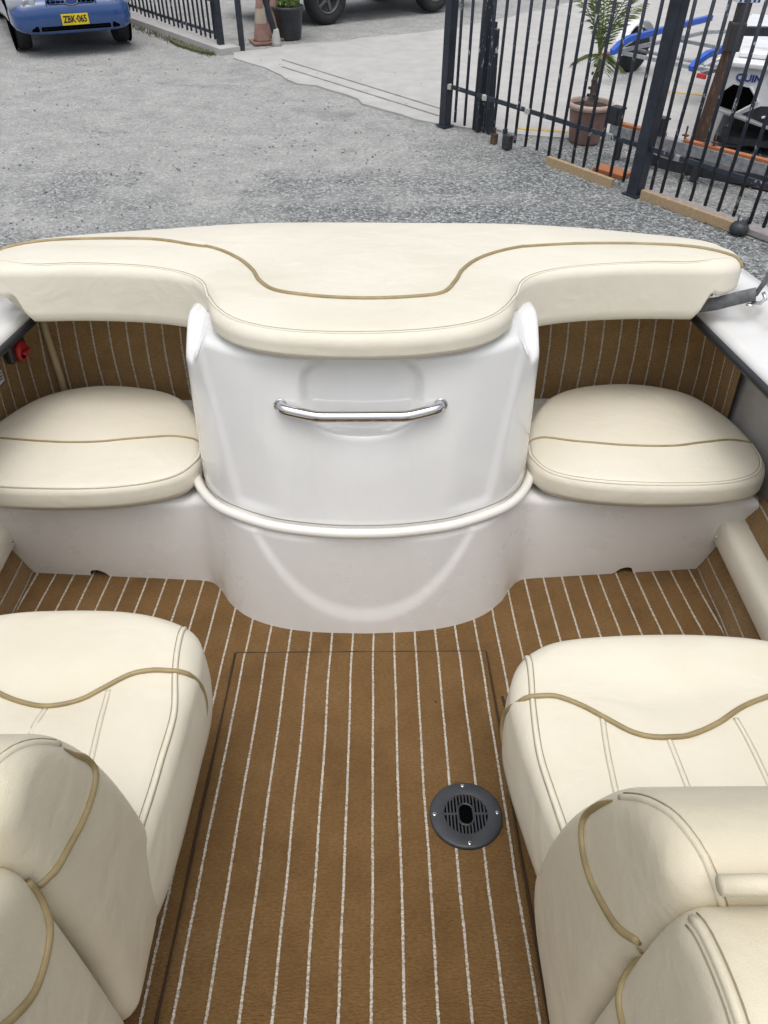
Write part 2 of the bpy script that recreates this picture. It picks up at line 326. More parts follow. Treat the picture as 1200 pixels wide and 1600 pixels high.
def puff(name, outline, h1, h0, r, mp, mat, parent, crown=.01, crown_w=.12, hf=None, bulge=.0, grid=.022, r0=.012, h0f=None, step=.014):
    """upholstered slab: smooth outline in (a,b), rounded cap at height h1, flat underside at h0; mp(a,b,h)->xyz"""
    P = spline(outline, step, True)
    if area2(P) < 0: P = P[::-1]
    n = len(P)
    T = np.roll(P, -1, 0)-np.roll(P, 1, 0); T /= np.linalg.norm(T, axis=1)[:, None]+1e-12
    Nn = np.stack([-T[:, 1], T[:, 0]], 1)          # inward
    def H(q, d):
        dd = np.clip(d, 0, r); z = h1 - (r - np.sqrt(np.maximum(r*r-(r-dd)**2, 0)))
        z = z + crown*(1-np.exp(-np.maximum(d-r*.5, 0)/crown_w))
        if hf is not None: z = z + hf(q[:, 0], q[:, 1])*np.clip(d/r, 0, 1)
        return z
    pts = [P]; 
    for a in (8, 18, 30, 44, 58, 72, 90):
        d = r*(1-math.cos(math.radians(a))); q = P+Nn*d
        dist = seg_dist(q, P); pts.append(q[(dist > d*.93) & inside(q, P)])
    lo = P.min(0); hi = P.max(0)
    gx, gy = np.meshgrid(np.arange(lo[0]+.003, hi[0], grid), np.arange(lo[1]+.004, hi[1], grid))
    g = np.stack([gx.ravel(), gy.ravel()], 1)+rng.uniform(-.0005, .0005, (gx.size, 2)); g = g[inside(g, P)]; g = g[seg_dist(g, P) > r+grid*.4]; pts.append(g)
    A = np.concatenate(pts)
    res = delaunay_2d_cdt([Vector(p) for p in A], [], [list(range(n))], 1, 1e-7)
    V2 = np.array([tuple(p) for p in res[0]]); F = [tuple(f) for f in res[2]]
    dist = seg_dist(V2, P); dist[dist < 1e-6] = 0
    Z = H(V2, dist)
    verts = [mp(p[0], p[1], z) for p, z in zip(V2, Z)]
    faces = list(F)
    # side rings, matched by nearest index to outline
    idx = []
    for p in P: idx.append(int(np.argmin(((V2-p)**2).sum(1))))
    prev = idx; hb = np.array([h0 if h0f is None else h0f(p[0], p[1]) for p in P]); ht = Z[idx]
    K = 6
    for k in range(1, K+1):
        t = k/K; off = bulge*math.sin(PI*t)
        base = len(verts)
        for i in range(n):
            q = P[i]-Nn[i]*off; verts.append(mp(q[0], q[1], ht[i]+(hb[i]+r0-ht[i])*t))
        cur = list(range(base, base+n))
        for i in range(n):
            j = (i+1) % n; faces.append((prev[i], prev[j], cur[j], cur[i])[::-1])
        prev = cur
    base = len(verts)
    for i in range(n):
        q = P[i]+Nn[i]*r0; verts.append(mp(q[0], q[1], hb[i]))
    cur = list(range(base, base+n))
    for i in range(n):
        j = (i+1) % n; faces.append((prev[i], prev[j], cur[j], cur[i])[::-1])
    faces.append(tuple(cur[::-1]))
    bm = bmesh.new(); vs = [bm.verts.new(p) for p in verts]
    for f in faces:
        try: bm.faces.new([vs[i] for i in f])
        except ValueError: pass
    bmesh.ops.recalc_face_normals(bm, faces=bm.faces)
    me = bpy.data.meshes.new(name); bm.to_mesh(me); bm.free(); me.materials.append(mat)
    me.polygons.foreach_set('use_smooth', [True]*len(me.polygons))
    o = bpy.data.objects.new(name, me); COL.objects.link(o); o.parent = parent
    def surf(a, b, lift=0.):
        q = np.array([[a, b]]); return mp(a, b, float(H(q, seg_dist(q, P))[0])+lift)
    o_surf[o.name] = surf
    return o, surf
o_surf = {}
ident = lambda a, b, h: (a, b, h)
def grid_obj(name, rows, mat, parent, uvs=None, smooth=True, closed_u=False, flip=False):
    R = len(rows); C = len(rows[0]); v = [p for r in rows for p in r]; f = []
    for i in range(R-1):
        for j in range(C if closed_u else C-1):
            q = (i*C+j, i*C+(j+1) % C, (i+1)*C+(j+1) % C, (i+1)*C+j); f.append(q[::-1] if flip else q)
    return mesh_obj(name, v, f, mat, parent, smooth, uvs)
def line_on(surf, pts, lift=0., step=.01):
    return [surf(p[0], p[1], lift) for p in spline(pts, step)]
def piping(pts3, r, mat, parent, name='piping', n=8, smoothit=False):
    m = MB(); m.tube(pts3, r, n=n); return m.build(name, mat, parent, True)
def seam(surf, pts, parent, mat=None, double=False, w=.0042, name='seam', th=None):
    """raised welt with a fine thread line beside it"""
    m = MB(); c = spline(pts, .01)
    m.tube([surf(p[0], p[1], -w*.45) for p in c], w, n=8); o = m.build(name, mat or CREAM, parent, True)
    T = np.gradient(c, axis=0); T /= np.linalg.norm(T, axis=1)[:, None]+1e-9; N = np.stack([-T[:, 1], T[:, 0]], 1)
    for sgn in ((1, -1) if double else (1,)):
        q = MB(); q.tube([surf(p[0]+n_[0]*w*1.05*sgn, p[1]+n_[1]*w*1.05*sgn, -.0002) for p, n_ in zip(c, N)], .0010, n=5); q.build('stitching', th or DARKSEAM, o, True)
    return o
def edge_path(outline, a, b, inset=.014):
    P = spline(outline, .012, True)
    if area2(P) < 0: P = P[::-1]
    n = len(P); i = int(np.argmin(((P-a)**2).sum(1))); j = int(np.argmin(((P-b)**2).sum(1)))
    f = [(i+k) % n for k in range((j-i) % n+1)]; g = [(i-k) % n for k in range((i-j) % n+1)]; idx = f if len(f) < len(g) else g
    T = np.roll(P, -1, 0)-np.roll(P, 1, 0); T /= np.linalg.norm(T, axis=1)[:, None]; N = np.stack([-T[:, 1], T[:, 0]], 1)
    return [tuple(P[k]+N[k]*inset) for k in idx][::2]
def edge_welt(outline, a, b, mp, R, ha, hb, parent, mat, w=.0045, double=False):
    """welt that follows the edge of a slab and rolls over onto its boxing"""
    P = spline(outline, .008, True)
    if area2(P) < 0: P = P[::-1]
    n = len(P); i = int(np.argmin(((P-a)**2).sum(1))); j = int(np.argmin(((P-b)**2).sum(1)))
    f = [(i+k) % n for k in range((j-i) % n+1)]; g = [(i-k) % n for k in range((i-j) % n+1)]; idx = f if len(f) < len(g) else g
    T = np.roll(P, -1, 0)-np.roll(P, 1, 0); T /= np.linalg.norm(T, axis=1)[:, None]; N = np.stack([-T[:, 1], T[:, 0]], 1)
    def at(k, h, lift):
        hh = max(min(h, -.0005), -9); ins = R-math.sqrt(max(0, R*R-max(0, R+hh)**2)) if hh > -R else 0.
        q = P[k]+N[k]*(ins-lift*.6); return mp(q[0], q[1], h+lift*.6*(1 if hh > -R else 0))
    def path(dh, lift): 
        m_ = len(idx)-1; return [at(k, ha+(hb-ha)*(t/m_)**2.2+dh, lift) for t, k in enumerate(idx)][::2]
    m = MB(); m.tube(path(0, -w*.35), w, n=8); o = m.build('seam', mat, parent, True)
    for d in ((-w*1.15, w*1.15) if double else (-w*1.15,)):
        m = MB(); m.tube(path(d, .0), .0011, n=5); m.build('stitching', DARKSEAM, o, True)
    return o
def root(name, label, cat, loc=(0,0,0), rz=0., group=None):
    o = bpy.data.objects.new(name, None); COL.objects.link(o); o.location = loc; o.rotation_euler = (0, 0, rz); o.empty_display_size = .2
    return tag(o, label, cat, group)
def tag(o, label, cat, group=None):
    o['label'] = label; o['category'] = cat
    if group: o['group'] = group
    return o
def struct(o, kind='structure'): o['kind'] = kind; return o
def text_mesh(name, body, size, mat, parent, M, extrude=.002, bold=0., xs=1.):
    c = bpy.data.curves.new('t', 'FONT'); c.body = body; c.size = size; c.extrude = extrude; c.align_x = 'CENTER'; c.align_y = 'CENTER'; c.offset = bold
    o = bpy.data.objects.new('t', c); COL.objects.link(o)
    bpy.context.view_layer.update()
    me = bpy.data.meshes.new_from_object(o.evaluated_get(bpy.context.evaluated_depsgraph_get()))
    bpy.data.objects.remove(o); me.transform(M @ Matrix.Diagonal((xs, 1, 1, 1))); me.materials.clear(); me.materials.append(mat)
    q = bpy.data.objects.new(name, me); COL.objects.link(q); q.parent = parent; return q
def rotz(a): return Matrix.Rotation(a, 3, 'Z')
def sm(a, b, x): t = min(1, max(0, (x-a)/(b-a))); return t*t*(3-2*t)

# ================================================================ GROUND
def disc_ground():
    v = []; f = []
    xs = np.concatenate([-np.geomspace(400, 12, 8), np.linspace(-9, 9, 46), np.geomspace(12, 400, 8)])
    ys = np.concatenate([-np.geomspace(400, 8, 7), np.linspace(-4, 22, 66), np.geomspace(26, 500, 8)])
    for y in ys:
        for x in xs:
            z = .012*math.sin(x*.9+y*.4)*math.sin(y*.7-x*.3) if abs(x) < 10 and -5 < y < 23 else 0
            v.append((x, y, z-.014))
    n = len(xs)
    for i in range(len(ys)-1):
        for j in range(n-1): f.append((i*n+j, i*n+j+1, (i+1)*n+j+1, (i+1)*n+j))
    return mesh_obj('ground', v, f, GROUND, None, True)
struct(disc_ground())
def poly_sheet(name, pts, z0, z1, mat, jag=0., step=.12):
    P = spline(pts, step, True) if jag else np.array(pts, float)
    if jag:
        ph = rng.uniform(0, 6, 4)
        for i, p in enumerate(P):
            k = i*.9; P[i] = p + jag*np.array([math.sin(k+ph[0])+.6*math.sin(2.3*k+ph[1]), math.sin(1.3*k+ph[2])+.6*math.sin(2.9*k+ph[3])])
    if area2(P) < 0: P = P[::-1]
    n = len(P); v = [(p[0], p[1], z1) for p in P]+[(p[0], p[1], z0) for p in P]
    f = [tuple(range(n))]+[(i, i+n, (i+1) % n+n, (i+1) % n) for i in range(n)]
    return mesh_obj(name, v, f, mat, None, False)
struct(poly_sheet('concrete_apron', [(-2.4,12.9), (-2.0,13.2), (-.5,14.1), (.98,15.02), (2.5,16.6), (5.5,19.5), (9,18), (9,12), (5.5,9.6), (3.6,8.6), (2.4,8.75), (.5,9.36), (-.62,10.55), (-1.68,11.72)], -.05, .004, CONC, .05, .25))
def strip(name, a, b, wd, z, h, mat):
    a = Vector(a+(0,)); b = Vector(b+(0,)); d = (b-a).normalized(); n = Vector((-d.y, d.x, 0))*wd/2
    return poly_sheet(name, [tuple((a+n)[:2]), tuple((a-n)[:2]), tuple((b-n)[:2]), tuple((b+n)[:2])], z, z+h, mat)
struct(strip('apron_joint', (-1.6,12.45), (.62,9.93), .035, .003, .004, CONC2))
struct(strip('apron_joint', (-1.55,12.0), (.58,9.62), .035, .003, .004, CONC2))
struct(strip('kerb', (-6.6,17.95), (-2.42,12.85), .34, -.03, .10, CONC))
struct(poly_sheet('moss_strip', [(-3.55,13.72), (-3.2,13.35), (-2.75,12.88), (-2.68,12.78), (-2.95,12.93), (-3.4,13.45)], -.01, .022, MOSS, .012, .08), 'stuff')
struct(strip('yellow_line', (1.45,9.17), (2.3,8.97), .06, .005, .004, YLINE))
struct(strip('yellow_line', (3.6,10.95), (4.4,10.62), .06, .005, .004, YLINE))
# loose stones scattered over the near gravel
def stones():
    ico = bmesh.new(); bmesh.ops.create_icosphere(ico, subdivisions=1, radius=1); iv = np.array([tuple(v.co) for v in ico.verts]); ife = [[v.index for v in f.verts] for f in ico.faces]; ico.free()
    V = []; F = []; k = 0
    for i in range(5200):
        y = 4.3+9.5*rng.rand()**1.7; x = rng.uniform(-.62, .62)*(y+1.5)
        s = .005+.010*rng.rand()**2.5; R = rng.uniform(.6, 1.3, 3)*s
        a = rng.rand()*6.28; c, d = math.cos(a), math.sin(a); q = iv*R*(1+rng.uniform(-.2, .2, iv.shape))
        q = np.stack([q[:, 0]*c-q[:, 1]*d+x, q[:, 0]*d+q[:, 1]*c+y, q[:, 2]*.6-.004], 1)
        V.append(q); F += [[j+k for j in f] for f in ife]; k += len(iv)
    o = mesh_obj('loose_gravel', np.concatenate(V), F, STONE, None, False); struct(o, 'stuff'); tag_ = o
stones()

# ================================================================ MOTORBOAT (own frame: x across, y aft, z up from the cockpit floor)
boat = root('motorboat', 'white motorboat interior with cream vinyl seats and brown striped carpet in the foreground', 'boat')
boat.matrix_world = BOAT_M
# ---- hull, side decks
def hull():
    ys = [-3.0, -2.2, -1.2, 0, 1.2, 2.2, 2.6, 2.8, 2.92]
    half = {-3.0:.62, -2.2:1.06, -1.2:1.28, 0:1.36, 1.2:1.37, 2.2:1.365, 2.6:1.345, 2.8:1.30, 2.92:1.19}
    sec = lambda o: [(0, -.42), (o*.45, -.27), (o*.80, -.10), (o*.86, -.02), (o*.95, .35), (o, .705)]
    rows = []
    for y in ys:
        o = half[y]; s = sec(o); rise = .25 if y == -3.0 else (.08 if y == -2.2 else 0)
        pts = [(-x, y, z+rise*(1-(z+.42)/1.2)) for x, z in s[::-1]]+[(x, y, z+rise*(1-(z+.42)/1.2)) for x, z in s[1:]]
        rows.append(pts)
    o = grid_obj('hull', rows, GEL, boat)
    # transom and bow closed
    me = o.data; bm = bmesh.new(); bm.from_mesh(me); bm.verts.ensure_lookup_table(); k = len(rows[0])
    bm.faces.new([bm.verts[i] for i in range(k)]); bm.faces.new([bm.verts[(len(rows)-1)*k+i] for i in range(k-1, -1, -1)])
    bm.to_mesh(me); bm.free()
hull()
def deck(sg):
    ys = list(np.linspace(-2.2, 2.4, 30))+[2.5, 2.6, 2.7, 2.8, 2.88, 2.92]
    rows = []
    for y in ys:
        k = sm(2.35, 2.92, y); o = 1.365-.02*sm(2.2, 2.6, y)-.155*sm(2.6, 2.92, y)
        inn = 1.088-.02*sm(0, 2, -y) - .0*k; wv = .004*math.sin(y*3)
        sec = [(inn+.012, .668), (inn, .690), (inn+.004, .712), (inn+.022, .722), (inn+.085, .733), (inn+.112, .748), (inn+.122, .772), (inn+.145, .786+wv), (inn+.21, .790+wv), (o-.035, .782), (o-.012, .770), (o+.006, .745), (o+.012, .712), (o+.004, .69)]
        sec = [(min(x, o+.012), z) for x, z in sec]
        rows.append([(sg*x, y, z) for x, z in sec])
    grid_obj('side_deck', rows, GEL, boat, flip=sg < 0)
    m = MB(); m.tube([(sg*1.084, y, .690) for y in np.linspace(-2.2, 2.45, 24)], .0125, n=8); m.build('edge_trim', TRIM, boat, True)
    m = MB(); m.tube([(sg*(1.378-.02*sm(2.2, 2.6, y)-.155*sm(2.6, 2.92, y)), y, .70) for y in ys], .016, n=8); m.build('rub_rail', TRIM, boat, True)
for sg in (-1, 1): deck(sg)
m = MB(); m.box((0, 2.86, .70), (2.30, .12, .13), bev=.03); m.box((0, 2.72, .72), (2.2, .36, .05), bev=.01); m.build('aft_deck', GEL, boat, True)

# ---- floor carpet
FLX = lambda y: 1.088 - .30*max(0, 1.9-y)*.30 - .0
def carpet_grid(name, fn, nu, nv, mat, uvf, parent=boat, flip=False):
    rows = []; uv = []
    for i in range(nv+1):
        r = []
        for j in range(nu+1):
            p = fn(j/nu, i/nv); r.append(p); uv.append(uvf(p, j/nu, i/nv))
        rows.append(r)
    return grid_obj(name, rows, mat, parent, uvs=uv, flip=flip)
carpet_grid('floor_carpet', lambda a, b: ((2*a-1)*(FLX(-.6+2.6*b)+.01), -.6+2.6*b, .0015*math.sin(9*a)*math.sin(7*b)), 60, 60, CARP, lambda p, a, b: (p[0], p[1]))
# hatch: raised carpeted panel with dark cut gap round it
HX0, HX1, HY0, HY1 = -.372, .350, -.5, 1.517
m = MB()
for a, b in (((HX0-.002, HY0), (HX0-.002, HY1)), ((HX1+.002, HY0), (HX1+.002, HY1)), ((HX0, HY1), (HX1, HY1))):
    pts = spline([(a[0]+(b[0]-a[0])*t+.0015*math.sin(t*23), a[1]+(b[1]-a[1])*t+.0012*math.sin(t*31)) for t in np.linspace(0, 1, 24)], .03)
    m.tube([(p[0], p[1], .0016) for p in pts], .0032, n=6)
m.build('hatch_gap', CUT, boat, True)
def hatch():
    xs = [HX0+.0015, HX0+.003, HX0+.008]+list(np.linspace(HX0+.02, HX1-.02, 40))+[HX1-.008, HX1-.003, HX1-.0015]
    ys = [HY0]+list(np.linspace(HY0+.02, HY1-.02, 60))+[HY1-.008, HY1-.003, HY1-.0015]
    rows = []; uv = []
    for y in ys:
        r = []
        for x in xs:
            e = min(x-HX0, HX1-x, HY1-y, 10); z = .0005+.0065*math.sqrt(max(0, 1-(1-min(1, e/.009))**2))
            r.append((x, y, z)); uv.append((x, y))
        rows.append(r)
    grid_obj('floor_hatch', rows, CARP, boat, uvs=uv)
hatch()
# second, outer cut line and raised strip by the right-hand seat
m = MB(); pts = spline([(.374,1.347), (.392,1.15), (.392,.95), (.391,.78), (.386,.57), (.385,-.3)], .03); m.tube([(p[0], p[1], .0018) for p in pts], .004, n=6); m.build('carpet_cut', CUT, boat, True)
# ---- carpeted hull sides by the floor (stripes run fore and aft)
for sg in (-1, 1):
    carpet_grid('side_carpet', lambda a, b: (sg*(FLX(-.6+2.55*b)+.012+.05*a+.06*a*a), -.6+2.55*b, .32*a-.004), 10, 30, CARPS, lambda p, a, b: (.34*a, p[1]), flip=sg > 0)
    # arm bolster that runs forward along the side
    rows = []
    for y in np.concatenate([[1.895, 1.893, 1.886, 1.872, 1.85], np.linspace(1.8, -.6, 24)]):
        k = min(1., math.sqrt(max(0, 1-max(0, (y-1.865)/.03)**2))); k = max(k, .02)
        cx = FLX(min(y,1.86))+.062+.0; r = []
        for a in np.linspace(0, 2*PI, 20, endpoint=False):
            ca, sa = math.cos(a), math.sin(a); ex = .048*math.copysign(abs(ca)**.55, ca)*(.6+.4*k); ez = .055*math.copysign(abs(sa)**.6, sa)*k
            r.append((sg*(cx+ex), y, .185+ez))
        rows.append(r)
    o = grid_obj('arm_bolster', rows, CREAM, boat, closed_u=True)
    m = MB(); m.lathe([(.006, 0), (.006, .002), (.003, .003)], 10, (sg*1.075, 1.80, .20), Matrix.Rotation(-sg*PI/2, 3, 'Y')); m.build('press_stud', CHROME, o, True)
    # grey moulded liner above
    rows = []
    for y in np.linspace(2.30, -.6, 16):
        rows.append([(sg*x, y, z) for x, z in ((1.095,.685), (1.16,.675), (1.225,.64), (1.245,.56), (1.24,.42), (1.225,.20), (1.21,.165), (1.16,.16), (1.10,.16))])
    grid_obj('side_liner', rows, GREYP, boat, flip=sg > 0)
# ---- carpeted bulkhead behind the jump seats
def bulk(sg):
    plan = [(.46,2.50), (.8,2.50), (1.06,2.50), (1.12,2.485), (1.165,2.45), (1.19,2.39), (1.208,2.30), (1.215,2.20)]
    if sg < 0: plan += [(1.218, 2.10)]
    P = spline(plan, .02); L = np.concatenate([[0], np.cumsum(np.linalg.norm(np.diff(P, axis=0), axis=1))])
    rows = []; uv = []
    for k, z in enumerate(np.linspace(.27, .80, 12)):
        lean = .05*(z-.4); 
        rows.append([(sg*(p[0]), p[1]+(.02 if z < .35 else 0)-(0), z if l < .72 else min(z, .685)) for p, l in zip(P, L)])
        uv += [(l+.04*sg*(0)+ .035*(z-.4) + .006*math.sin(z*9), z) for l in L]
    grid_obj('bulkhead_carpet', rows, CARPS, boat, uvs=uv, flip=sg > 0)
for sg in (-1, 1): bulk(sg)
m = MB(); m.tube([(-1.115, 2.478, .74), (-1.115, 2.476, .6), (-1.105, 2.472, .45), (-1.10, 2.468, .30)], .013, n=8); m.build('corner_bead', simple('tan_bead', (.42,.33,.19), .6), boat, True)
# battery switch, key tag on the port side
sw = MB(); sw.box((-1.185, 2.37, .60), (.028, .12, .10), bev=.01); sw = sw.build('battery_switch', BLACK, boat, True); sw['label'] = 'battery isolator switch with red knob'
RX = Matrix.Rotation(PI/2, 3, 'Y')
m = MB(); m.lathe([(.034, 0), (.034, .012), (.030, .018), (.012, .02)], 28, (-1.171, 2.365, .578), RX); m.box((-1.146, 2.362, .578), (.016, .05, .012), bev=.004); m.build('knob', REDP, sw, True)
m = MB(); m.lathe([(.013, 0), (.013, .001)], 20, (-1.1495, 2.345, .572), RX); m.build('dial', HOLE, sw, True)
m = MB(); m.box((-1.165, 2.40, .655), (.018, .016, .045), bev=.005); m.build('terminal_cover', REDP, sw, True); m = MB(); m.box((-1.165, 2.345, .655), (.014, .014, .02), bev=.004); m.build('terminal_cover', REDP, sw, True)
tg = MB(); tg.box((-1.19, 2.215, .555), (.014, .06, .075), bev=.012); tg = tg.build('socket_cover', BLACK, boat, True)
m = MB(); m.box((-1.1815, 2.218, .548), (.003, .036, .04), bev=.001); m.build('label_plate', GREYLBL, tg, True)
m = MB()
for k in range(3): m.box((-1.1797, 2.218, .559-.009*k), (.001, .026-.004*k, .0035))
m.build('printing', BLK, tg)

# ---- moulded seat base (lower moulding)
ct = lambda pts, x, i: float(np.interp(x, [p[0] for p in pts], [p[i] for p in pts]))
BOT = spline([(0,1.595), (.16,1.604), (.27,1.628), (.36,1.672), (.425,1.735), (.462,1.795), (.505,1.838), (.60,1.85), (.80,1.866), (1.094,1.89)], .012)
TOP = spline([(0,1.600), (.16,1.607), (.26,1.632), (.345,1.680), (.415,1.745), (.462,1.80), (.515,1.833), (.60,1.832), (.82,1.822), (1.19,1.822)], .012)
def resample(P, n):
    L = np.concatenate([[0], np.cumsum(np.linalg.norm(np.diff(P, axis=0), axis=1))]); L /= L[-1]
    t = np.linspace(0, 1, n); return np.stack([np.interp(t, L, P[:, k]) for k in range(2)], 1)
N1 = 150
B_ = resample(BOT, N1); T_ = resample(TOP, N1)
B_ = np.concatenate([B_[::-1]*[-1, 1], B_[1:]]); T_ = np.concatenate([T_[::-1]*[-1, 1], T_[1:]])
def lower_mould():
    rows = []; K = 44
    def zt(x): return .352-.036*sm(.42, .56, abs(x))
    def notch(x):
        for c in (-.872, .845):
            d = abs(x-c)
            if d < .030: return math.sqrt(.030**2-d*d)*.95
        return 0
    def disp(x, z):
        if abs(x) > .36: return 0.
        e = .052+.29*(abs(x)/.315)**2.3
        return .009*sm(-.012, .048, z-e)*sm(.0, .012, .36-z) * (1-sm(.30, .33, abs(x)))
    for k in range(K+1):
        t = k/K; r = []
        for b, tp in zip(B_, T_):
            ztop = zt(tp[0])-.024; z0 = notch(b[0])
            z = z0+(ztop-z0)*t; tt = z/ztop
            x = b[0]+(tp[0]-b[0])*tt; y = b[1]+(tp[1]-b[1])*tt
            # fillet flare at the foot of the flanks where centre meets boxes
            y += disp(x, z)
            r.append((x, y, z))
        rows.append(r)
    for a in (20, 42, 66, 90):
        s, c = math.sin(math.radians(a)), math.cos(math.radians(a))
        rows.append([(tp[0]*(1-.01*(1-c)), tp[1]+.024*(1-c)+disp(tp[0], zt(tp[0])-.03), zt(tp[0])-.024+.024*s) for tp in T_])
    rows.append([(tp[0], max(2.0, tp[1]+.1), zt(tp[0])) for tp in T_])
    rows.append([(tp[0], 2.53, zt(tp[0])) for tp in T_])
    grid_obj('seat_base', rows, GEL2, boat)
    # inboard ends of the seat boxes
    for sg in (-1, 1):
        v = [(sg*1.094, 1.89, 0), (sg*1.19, 1.822, .290), (sg*1.19, 1.84, .316), (sg*1.19, 2.5, .316), (sg*1.094, 2.5, 0)]
        mesh_obj('seat_base_end', v, [(0,1,2,3,4) if sg < 0 else (4,3,2,1,0)], GEL2, boat, False)
lower_mould()
# rail ledge between the mouldings
RAIL = spline([(-.470,2.15), (-.490,1.99), (-.510,1.905), (-.468,1.802), (-.396,1.718), (-.26,1.642), (-.12,1.608), (0,1.600), (.12,1.608), (.26,1.642), (.396,1.718), (.466,1.802), (.503,1.905), (.488,1.99), (.470,2.15)], .015)
m = MB(); m.tube([(p[0], p[1]+.007, .362) for p in RAIL], .0145, n=12); m.build('moulding_rail', GELR, boat, True)
m = MB(); m.tube([(p[0]*.985, p[1]+.0175, .3815) for p in RAIL], .0016, n=5); m.build('rail_joint', DARKSEAM, boat, True)
# ---- engine box (upper moulding)
def upper_mould():
    half = [(0,1.625), (.15,1.638), (.28,1.668), (.38,1.725), (.445,1.80), (.482,1.88), (.492,1.95), (.494,2.10), (.494,2.5)]
    top = [(0,1.705), (.15,1.715), (.28,1.742), (.37,1.785), (.43,1.835), (.472,1.885), (.495,1.945), (.50,2.10), (.50,2.5)]
    h = resample(spline(half, .01), 170); tp = resample(spline(top, .01), 170)
    h = np.concatenate([h[::-1]*[-1, 1], h[1:]]); tp = np.concatenate([tp[::-1]*[-1, 1], tp[1:]])
    def zt(p):
        x, y = abs(p[0]), p[1]; s = sm(.405, .462, x)*(1-sm(1.93, 2.07, y)); return .808-.075*s
    def ztop(x, y): return .83-.073*sm(.405, .462, abs(x))*(1-sm(1.93, 2.07, y))
    rows = []; K = 60
    def disp(x, z, y):
        d = 0
        ax = abs(x); xc = .352+.083*(z-.40)/.42
        if y < 2.0: d += .0085*(1-sm(xc-.024, xc+.012, ax))*sm(xc-.15, xc-.03, ax)*sm(.385, .415, z)
        dz = z-.745; hh = .125 if dz < 0 else .085
        q = (ax/.158)**2.6+(abs(dz)/hh)**2.6
        d += .024*(1-sm(.62, 1.12, q))
        return d
    for k in range(K+1):
        t = k/K; r = []
        for a, b in zip(h, tp):
            z = .355+(zt(b)-.355)*t; x = a[0]+(b[0]-a[0])*t; y = a[1]+(b[1]-a[1])*t
            r.append((x, y+disp(x, z, y), z))
        rows.append(r)
    for a in (18, 38, 60, 80):
        s, c = math.sin(math.radians(a)), math.cos(math.radians(a))
        rows.append([(b[0]*(1-.045*(1-c)), b[1]+.026*(1-c)+disp(b[0], zt(b), b[1])*c, max(zt(b), ztop(b[0]*(1-.045*(1-c)), b[1]+.026*(1-c))-.022)+.022*s) for b in tp])
    for kx, ky in ((.95, .045), (.945, .07), (.94, .10), (.935, .13), (.93, .17)):
        rows.append([(b[0]*kx, min(2.5, b[1]+ky), ztop(b[0]*kx, b[1]+ky)+.001) for b in tp])
    rows.append([(b[0]*.5, min(2.5, b[1]+.3), .832) for b in tp])
    rows.append([(b[0]*.0, 2.5, .832) for b in tp])
    grid_obj('engine_box', rows, GEL, boat)
upper_mould()
# grab handle
hd = MB(); hp = spline([(-.208, 1.705, .70), (-.203, 1.688, .70), (-.188, 1.678, .698), (-.125, 1.664, .690), (-.10, 1.662, .688), (.10, 1.662, .688), (.125, 1.664, .690), (.182, 1.678, .698), (.197, 1.688, .70), (.202, 1.705, .70)], .012)
hd.tube(hp, .0148, n=16); hd = hd.build('grab_handle', CHROME, boat, True)
for x in (-.208, .202):
    m = MB(); m.lathe([(.0175, 0), (.0175, .002), (.0155, .003)], 24, (x, 1.7045, .70), Matrix.Rotation(PI/2, 3, 'X')); m.build('mounting_flange', CHROME, hd, True)

# ---- sun pad
PADH = [(0,1.652), (.16,1.668), (.29,1.722), (.375,1.82), (.412,1.94), (.445,2.05), (.52,2.135), (.66,2.185), (.85,2.205), (1.0,2.20), (1.09,2.205), (1.155,2.26), (1.175,2.36), (1.14,2.47), (1.05,2.55), (.85,2.635), (.6,2.69), (.3,2.735)]
PAD = PADH+[(0,2.752)]+[(-x, y) for x, y in PADH[:0:-1]]
def pad_h0(x, y):
    ax = abs(x); w_ = sm(.425, .475, ax)*(1-sm(1.02, 1.062, ax))
    base = .838-.03*sm(1.03, 1.08, ax)
    return base+(.735-base)*w_
pad, PS = puff('sun_pad', PAD, .905, .84, .032, ident, CREAM, boat, crown=.014, crown_w=.09, bulge=.0, h0f=pad_h0, r0=.014,
               hf=lambda x, y: .004*np.sin(x*7+1)*np.sin(y*9)-.004*np.exp(-((y-2.4)/.03)**2)*(np.abs(x) > .5))
pp = [(-1.17,2.40), (-1.10,2.432), (-.974,2.465), (-.80,2.468), (-.659,2.447), (-.479,2.365), (-.38,2.26), (-.317,2.134), (-.28,2.02), (-.225,1.935), (-.12,1.895), (0,1.884), (.12,1.895), (.211,1.925), (.255,2.02), (.285,2.12), (.345,2.235), (.43,2.325), (.528,2.377), (.65,2.402), (.779,2.404), (.90,2.39), (1.024,2.344), (1.10,2.30), (1.15,2.25)]
piping(line_on(PS, pp, .001), .0062, PIPE, pad)
sp = [(-1.13,2.27), (-1.0,2.225), (-.85,2.228), (-.66,2.208), (-.53,2.16), (-.455,2.085), (-.415,1.97), (-.362,1.835), (-.285,1.745), (-.16,1.69), (0,1.672), (.16,1.69), (.285,1.745), (.362,1.835), (.415,1.97), (.455,2.085), (.53,2.16), (.66,2.208), (.85,2.228), (1.0,2.225), (1.12,2.26)]
seam(PS, sp, pad, CREAM, w=.0032)
